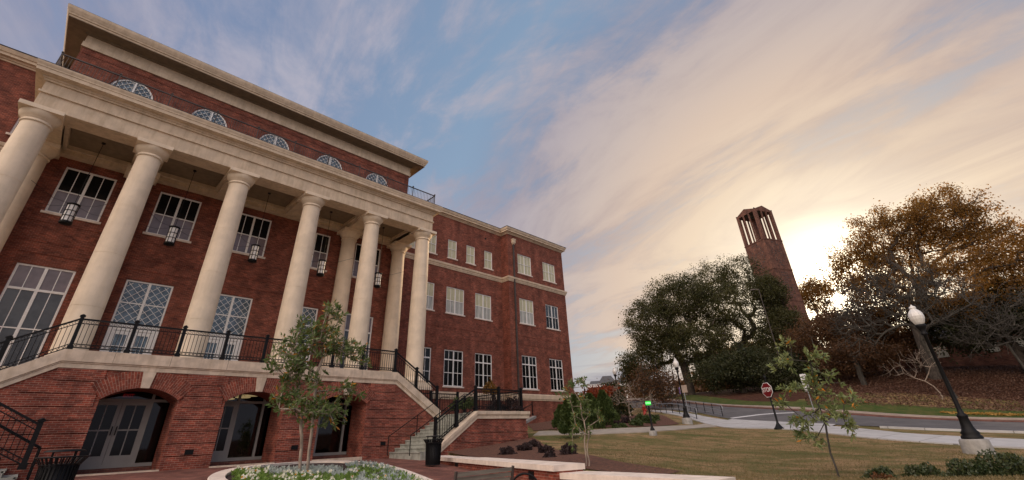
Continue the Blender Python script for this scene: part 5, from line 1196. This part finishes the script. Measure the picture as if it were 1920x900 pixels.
# chapel colonnade + chapel wall behind the slope
def colonnade():
    A = np.array(PP(77.2, 80)); Bp = np.array(PP(86.2, 72)); t = thing('brick_colonnade', 'dark brick colonnade of close piers behind the trees on the slope', 'wall', (A[0], A[1], 4))
    n = 15
    for i in range(n+1):
        p = A+(Bp-A)*i/n; z = T(*p); m_ = MB(); m_.box(p[0]-.28, p[0]+.28, p[1]-.28, p[1]+.28, z-.4, z+3.0); m_.build('pier', 'brick_far', t)
    m_ = MB(); a = (A[0], A[1], T(*A)+3.2); b = (Bp[0], Bp[1], T(*Bp)+3.2); m_.bar(a, b, .7, .7); m_.build('lintel', 'brick_far', t)
    m_ = MB(); a = (A[0]+.9, A[1], T(*A)+1.1); b = (Bp[0]+.9, Bp[1], T(*Bp)+1.1); m_.bar(a, b, .3, 3.4); m_.build('back_wall', 'brick_far', t)
    x0, y0 = PP(87.0, 74); t = thing('brick_chapel', 'brick chapel with white windows half hidden by bare branches at the right edge', 'building', (x0, y0, 4), rz=R(-3))
    def loc(x, y, z): return (x, y, z)
    m_ = MB(); m_.box(x0, x0+8, y0-16, y0, 3.0, 9.0); m_.build('wall', 'brick_far', t)
    m_ = MB(); m_.idx([(x0-.4, y0-16.4, 9), (x0-.4, y0+.4, 9), (x0+8.4, y0+.4, 9), (x0+8.4, y0-16.4, 9), (x0+4, y0-16.4, 13), (x0+4, y0+.4, 13)], [(0, 1, 5, 4), (1, 2, 5), (2, 3, 4, 5), (3, 0, 4), (0, 3, 2, 1)]); m_.build('roof', 'roof_grey', t)
    for yy in (-5.4, -7.6, -1.1): m_ = MB(); m_.box(x0-.06, x0+.05, y0+yy-.5, y0+yy+.5, 7.0, 8.3); m_.build('window', 'blind_grey', t)
colonnade()
# far building with mansard roof
def farhall():
    x0, y0 = PP(53.7, 205); x1, y1 = PP(59.6, 205); L = math.hypot(x1-x0, y1-y0); ang = math.atan2(y1-y0, x1-x0)
    t = thing('far_hall', 'distant brick hall with grey hipped roof and white cornice at the horizon', 'building', (x0, y0, 5), rz=ang, local=True); k = 205
    g = lambda s: EYE+s*k-5
    m_ = MB(); m_.box(0, L*.72, 0, 14, -2, g(.0815)); m_.build('wall', 'brick_far', t)
    m_ = MB(); m_.box(L*.72, L*1.1, -.5, 13, -2, g(.092)); m_.build('stone_wing', 'white_paint', t)
    m_ = MB(); m_.box(-.5, L*.72, -.6, 14, g(.0815), g(.0845)); 
    for i in range(22): m_.box(i*.7*L/22+.1, i*.7*L/22+.35, -.6, -.4, g(.0845), g(.087))
    m_.box(-.5, L*.72, -.62, -.38, g(.087), g(.0875)); m_.build('balustrade', 'white_paint', t)
    def hip(a, b, y0_, y1_, z0, z1, ins): return [(a, y0_, z0), (b, y0_, z0), (b, y1_, z0), (a, y1_, z0), (a+ins, y0_+4, z1), (b-ins, y0_+4, z1), (b-ins, y1_-4, z1), (a+ins, y1_-4, z1)], [(0, 1, 5, 4), (1, 2, 6, 5), (2, 3, 7, 6), (3, 0, 4, 7), (4, 5, 6, 7)]
    m_ = MB(); m_.idx(*hip(0, L*1.1, 1, 13, g(.0845), g(.096), 1.0)); m_.idx(*hip(L*.18, L*.6, .5, 14, g(.086), g(.1045), 2.6)); m_.build('roof', 'roof_grey', t)
    for i in range(5): m_ = MB(); m_.box(L*.75+i*1.5, L*.75+i*1.5+.7, -.56, -.45, g(.083), g(.087)); m_.build('window', 'glass_mid', t)
farhall()

# ------------------------------------------------------------ hanging lanterns
def lanterns():
    t0 = thing('hanging_lantern', 'black caged cylindrical lantern with white glass hanging in the leftmost bay of the portico', 'lantern', (BC[0], 28.9, 10.62), group='lanterns hanging in the portico', local=True)
    m_ = MB(); m_.tube((0, 0, .06), (0, 0, 1.02), .205, n=20); m_.build('shade', 'lamp_shade', t0)
    m_ = MB()
    for z in (.1, .38, .66, .98): m_.ring((0, 0, z), (0, 0, 1), .225, .018, 20, 4)
    for k in range(8): a = k*PI/4+.2; m_.bar((.225*math.cos(a), .225*math.sin(a), .05), (.225*math.cos(a), .225*math.sin(a), 1.0), .028)
    m_.build('cage', 'iron', t0)
    m_ = MB(); m_.lathe([(.05, -.05), (.2, -.03), (.25, .0), (.25, .06), (.22, .08)], (0, 0, 0), 20); m_.build('base', 'iron', t0); m_ = MB(); m_.lathe([(.23, .98), (.26, 1.0), (.26, 1.05), (.1, 1.1), (.02, 1.14)], (0, 0, 0), 20); m_.build('cap', 'iron', t0)
    m_ = MB(); m_.tube((0, 0, 1.1), (0, 0, 4.75), .014, n=5); m_.lathe([(.09, 4.74), (.09, 4.79)], (0, 0, 0), 10); m_.build('rod', 'iron', t0)
    m_ = MB()
    for sx in (-1, 1):
        for sy in (-1, 1): m_.path([(0, 0, 1.02), (sx*.75, sy*.55, .95), (sx*1.6, sy*1.3, 1.25)], .008, 4)
    m_.build('guy_wires', 'iron', t0)
    nm = ['', 'the second bay from the left', 'the middle bay of the portico', 'the fourth bay, beside the rear column', 'the rightmost bay of the portico']
    for i in range(1, 5):
        c = copy_tree(t0); c.location = (BC[i], 28.9, 10.62); c['label'] = 'black caged cylindrical lantern with white glass hanging in '+nm[i]
lanterns()

# ------------------------------------------------------------ lamp posts
def lamps():
    x, y = 21.18, 1.02
    t = thing('street_lamp', 'black post lamp with white acorn globe on a concrete block, largest at the right', 'street lamp', (x, y, T(x, y)-.04), group='acorn globe street lamps', local=True)
    m_ = MB(); m_.lathe([(.40, -.3), (.385, .0), (.36, .40), (.33, .45), (.0, .46)], n=20, cap=False); m_.build('concrete_base', 'concrete', t)
    m_ = MB(); m_.lathe([(.27, .46), (.27, .52), (.22, .57), (.24, .62), (.18, .70), (.15, .80), (.125, 1.05), (.14, 1.08), (.14, 1.13), (.085, 1.18), (.066, 1.3), (.05, 3.62), (.09, 3.65), (.09, 3.7), (.06, 3.74), (.12, 3.86), (.15, 3.92), (.16, 3.98), (.13, 4.0)], n=16); m_.build('post', 'iron', t)
    m_ = MB(); n = 28; v = []; prof = [(.12, 3.99), (.17, 4.06), (.225, 4.18), (.24, 4.28), (.22, 4.38), (.17, 4.46), (.11, 4.52), (.10, 4.55), (.12, 4.57), (.10, 4.62), (.04, 4.65), (.01, 4.70)]
    for k, (r, z) in enumerate(prof):
        for i in range(n): rr = .9*r*(1+.02*(-1)**i*(k < 7)); v.append((rr*math.cos(2*PI*i/n), rr*math.sin(2*PI*i/n), z))
    m_.idx(v, [(k*n+i, k*n+(i+1) % n, (k+1)*n+(i+1) % n, (k+1)*n+i) for k in range(len(prof)-1) for i in range(n)]); m_.build('globe', 'globe', t)
    for (px, py, Rr, lab) in ((1290, 797, 38.4, 'black post lamp with white acorn globe beside the steel rails'), (1161, 760, 47.5, 'small black post lamp with clear globe rising against the sky by the far building'), (1098, 752, 58, 'smallest distant post lamp left of the far building')):
        p = W3(px, py, Rr); c = copy_tree(t); c.location = (p[0], p[1], T(p[0], p[1])-.05 if px > 1200 else None) if False else (p[0], p[1], T(p[0], p[1])-.04); c['label'] = lab
        if px < 1200:
            top = W3(1153 if px > 1120 else 1093, 688 if px > 1120 else 706, Rr)[2]; c.location.z = top-4.70
lamps()
p = W3(1131, 739, 60); m_ = MB(); m_.lathe([(.02, -.24), (.18, -.15), (.25, 0), (.18, .2), (.02, .27)], n=10); m_.tube((0, 0, -4), (0, 0, -.2), .05, n=5)
tag(m_.build('lit_lamp', 'lamp_lit', at=tuple(p)), 'tiny glowing yellow lamp in front of the red-orange tree', 'lamp')

# ------------------------------------------------------------ signs and small things
def stop_sign():
    x, y = 29.63, 9.11; z = T(x, y); t = thing('stop_sign', 'red octagonal STOP sign on a black ornamental post at the corner', 'sign', (x, y, z), rz=-R(72.9+48), local=True)
    m_ = MB(); m_.lathe([(.26, 0), (.26, .06), (.2, .1), (.12, .22), (.075, .3), (.055, .4), (.05, 2.35), (.04, 2.4)], n=14); m_.build('post', 'iron', t)
    m_ = MB(); m_.tube((0, 0, 2.3), (0, 0, 2.62), .04, n=8); m_.lathe([(.04, 2.60), (.075, 2.66), (.08, 2.72), (.05, 2.78), (.01, 2.81)], n=10); m_.build('finial', 'iron', t)
    s = .385; o = lambda r: [(r/math.cos(PI/8)*math.cos(PI/8+k*PI/4), 2.02+r/math.cos(PI/8)*math.sin(PI/8+k*PI/4)) for k in range(8)]
    m_ = MB(); m_.prism_y(o(s), -.09, -.07); b = m_.build('sign_panel', 'white_sign', t)
    m_ = MB(); m_.prism_y(o(s-.03), -.096, -.0905); m_.build('red_face', 'stop_red', b)
    m_ = MB(); m_.prism_y(o(s+.03), -.068, -.05); m_.build('backing', 'iron', b)
    text_mesh('lettering', 'STOP', .33, 'white_sign', b, (0, -.1005, 2.02), (R(90), 0, 0), sx=.82)
stop_sign()
def open_sign():
    x, y = 23.37, 13.33; z = T(x, y)-.05; t = thing('open_sign', 'glowing green OPEN sign on a short black post in the lawn', 'sign', (x, y, z), rz=-R(60.3), local=True)
    m_ = MB(); m_.lathe([(.2, -.2), (.2, .24), (.17, .27), (0, .275)], n=16, cap=False); m_.build('concrete_base', 'concrete', t)
    m_ = MB(); m_.lathe([(.12, .275), (.12, .32), (.07, .42), (.05, .5), (.05, 1.46)], n=10); m_.build('post', 'iron', t)
    m_ = MB(); m_.box(-.15, .15, -.05, .05, 1.48, 1.70); m_.build('housing', 'iron', t)
    m_ = MB(); m_.box(-.14, .14, -.06, -.051, 1.49, 1.69); f = m_.build('lit_face', 'green_glow', t); text_mesh('lettering', 'OPEN', .12, 'green_text', f, (0, -.064, 1.59), (R(90), 0, 0), sx=.9)
open_sign()
def plate_sign(name, lab, px, py, Rr, panels, h, az, pm='steel', cat='sign'):
    p = W3(px, py, Rr); z = T(p[0], p[1]); t = thing(name, lab, cat, (p[0], p[1], z), rz=-R(az), local=True)
    m_ = MB(); m_.tube((0, 0, -.1), (0, 0, h), .035, n=6); m_.build('post', pm, t)
    for (w, z0, z1, mm, txt) in panels:
        m_ = MB(); m_.box(-w/2, w/2, -.06, -.04, z0, z1); s = m_.build('sign_panel', mm, t)
        if txt:
            for k, (zz, ww) in enumerate(txt): q = MB(); q.box(-ww/2, ww/2, -.066, -.0605, zz-.03, zz+.03); q.build('marking', 'dark_text', s)
plate_sign('street_sign', 'pair of small white notice plates on a post behind the lawn sapling', 1528, 775, 44, [(.42, 2.35, 2.95, 'white_sign', [(2.8, .2), (2.65, .25), (2.5, .2)]), (.42, 1.7, 2.28, 'white_sign', [(2.1, .25), (1.9, .2)])], 3.0, 76.5)
plate_sign('street_sign', 'grey back of a square road sign on a thin post behind the left lamp', 1292, 782, 44, [(.6, 1.9, 2.5, 'kerbtan', None)], 2.5, 64)
def board():
    p = W3(1259, 744, 88); t = thing('lawn_sign', 'wide white sign board on the grass beyond the road', 'sign', (p[0], p[1], T(p[0], p[1])), rz=-R(63), local=True)
    m_ = MB(); m_.box(-.95, .95, -.1, .1, 0, 1.35); m_.build('panel', 'white_sign', t); m_ = MB(); m_.box(-1.1, 1.1, -.2, .2, -.3, .1); m_.build('plinth', 'brick_far', t)
board()
p = W3(1277, 740, 88); m_ = MB(); m_.box(-.15, .15, -.15, .15, 0, .9); m_.lathe([(.2, .9), (.12, 1.05), (.02, 1.1)], n=10); tag(m_.build('parking_meter', 'purple', at=(p[0], p[1], T(p[0], p[1]))), 'small purple box beside the lamp on the far grass', 'box')
# hydrant
p = W3(1209, 774, 44); m_ = MB(); m_.lathe([(.2, 0), (.2, .06), (.13, .08), (.13, .6), (.17, .62), (.17, .68), (.12, .8), (.03, .88)], n=12)
m_.tube((-.26, 0, .48), (.26, 0, .48), .07, n=8); m_.tube((0, -.22, .42), (0, 0, .42), .09, n=8); tag(m_.build('fire_hydrant', 'red_paint', at=(p[0], p[1], T(p[0], p[1]))), 'red fire hydrant on the walk left of the OPEN sign', 'hydrant')
# street light arm pole and utility poles
def pole(name, lab, px, py, Rr, h, arm=0, r=.09, m_='steel', az=75):
    p = W3(px, py, Rr); t = thing(name, lab, 'pole', (p[0], p[1], T(p[0], p[1])), rz=-R(az), local=True); q = MB(); q.tube((0, 0, -.2), (0, 0, h), r*1.2, r*.7, 8); q.build('shaft', m_, t)
    if arm: q = MB(); q.bar((0, 0, h-.05), (-arm, 0, h+.05), .12, .08); q.box(-arm-.5, -arm+.05, -.14, .14, h-.04, h+.1); q.build('lamp_head', m_, t)
pole('parking_light', 'grey pole with one box light head in front of the tower trees', 1484, 745, 66, 12.4, .5, .055, 'iron_brown')
pole('utility_pole', 'thin dark pole between the left trees and the lamp', 1241, 746, 66, 5.6, 0, .1, 'iron', 62)
pole('utility_pole', 'thin dark pole just right of the white lawn sign', 1270, 744, 72, 6.0, 0, .07, 'iron', 64)
# trash bins
def bin_(x, y, z, s, lab, canopy=True):
    t = thing('litter_bin', lab, 'bin', (x, y, z), group='black slatted litter bins', local=True)
    m_ = MB(); m_.lathe([(.255*s, .06), (.27*s, .1), (.285*s, .8*s), (.27*s, .8*s)], n=24); m_.build('liner', 'iron', t)
    m_ = MB()
    for k in range(28):
        a = 2*PI*k/28; c, d = math.cos(a)*s, math.sin(a)*s; m_.bar((.27*c, .27*d, .05), (.30*c, .30*d, .78*s), .03, .012); m_.bar((.30*c, .30*d, .78*s), (.40*c, .40*d, .93*s), .03, .012)
    m_.ring((0, 0, .06), (0, 0, 1), .28*s, .018, 24, 4); m_.ring((0, 0, .80*s), (0, 0, 1), .31*s, .018, 24, 4); m_.ring((0, 0, .93*s), (0, 0, 1), .405*s, .014, 24, 4); m_.build('slats', 'iron', t)
    m_ = MB(); m_.lathe([(.0, 1.07*s), (.27*s, 1.06*s), (.32*s, 1.04*s), (.32*s, 1.02*s)], n=24, cap=False)
    m_.build('rain_lid', 'iron', t)
    for k in range(4): m_ = MB(); a = PI/4+k*PI/2; c, d = math.cos(a)*.24*s, math.sin(a)*.24*s; m_.bar((c, d, .8*s), (c, d, 1.03*s), .025); m_.build('lid_strut', 'iron', t)
bin_(11.35, 16.0, PZ(11.35, 16)-.0, .98, 'black slatted litter bin with rain lid at the foot of the right stairs')
p = W3(100, 905, 15.2); bin_(p[0], p[1], -.42, 1.12, 'black flared litter bin cut by the bottom left corner')
# bench
def bench():
    x0, x1, yb = 5.15, 6.45, 6.62; zg = -.60; t = thing('park_bench', 'grey slatted bench seen from behind at the bottom edge', 'bench', (x0, yb, zg))
    for k in range(6): z = zg+.80-.075*k; m_ = MB(); m_.box(x0+.03, x1-.03, yb-.012+.02*k, yb+.012+.02*k, z-.062, z); m_.build('back_slat', 'bench_wood', t)
    for k in range(6): m_ = MB(); y = yb+.16+.078*k; m_.box(x0, x1, y, y+.065, zg+.41, zg+.44); m_.build('seat_slat', 'bench_wood', t)
    for x in (x0+.0, x1):
        m_ = MB(); m_.bar((x, yb+.02+.1, zg), (x, yb-.02, zg+.82), .04, .035); m_.bar((x, yb+.62, zg), (x, yb+.62, zg+.42), .04, .03); m_.bar((x, yb+.1, zg+.40), (x, yb+.65, zg+.40), .04, .03); m_.build('side_frame', 'iron_brown', t)
bench()
p = W3(984, 903, 10.5); m_ = MB(); az = R(54); c = Vector((p[0], p[1], W3(984, 888, 10.5)[2]-.30)); e = Vector((math.cos(az), -math.sin(az), 0)); q = []
for k in range(17): a = PI*k/16; q.append(c+e*math.cos(a)*.30+Vector((0, 0, math.sin(a)*.30)))
q = [q[0]-Vector((0, 0, .5))]+q+[q[-1]-Vector((0, 0, .5))]; m_.path(q, .022, 6); tag(m_.build('bike_rack', 'iron', None, (0, 0, 0)), 'black steel loop bike rack right of the bench at the bottom edge', 'bike rack')
# landing planting
for k, (px, py, Rr, s, lab, mt_) in enumerate(((858, 768, 27.5, .5, 'yellow-green shrub behind the landing railing, left one', 'leaf_ever'), (882, 766, 27.5, .45, 'bright green shrub behind the landing railing, beside the corner post', 'leaf_ever'), (930, 768, 27, .5, 'dark reddish shrub behind the landing railing', 'leaf_plum'), (960, 768, 27, .5, 'dark reddish shrub behind the right end of the landing railing', 'leaf_plum'))):
    p = W3(px, py, Rr); bush('landing_shrub', lab, tuple(p), (s, s, s*1.2), 700, .12, mt_, 'shrubs behind the landing railing')
m_ = MB(); m_.box(15.3, 21.5, 24.95, 31.2, -.5, 2.05); tag(m_.build('raised_planter', 'brick_base'), 'raised brick planter between the landing and the wing', 'planter')
p = W3(948, 724, 24); bush('landing_shrub', 'dry tan grass tuft showing above the landing railing', (p[0]+1.2, p[1]+2.5, p[2]-.1), (.45, .45, .6), 260, .3, 'leaf_brown', None, 5)

for o in bpy.data.objects:
    if 'org' in o: del o['org']
print('objects', len(bpy.data.objects), 'verts', sum(len(m.vertices) for m in bpy.data.meshes))
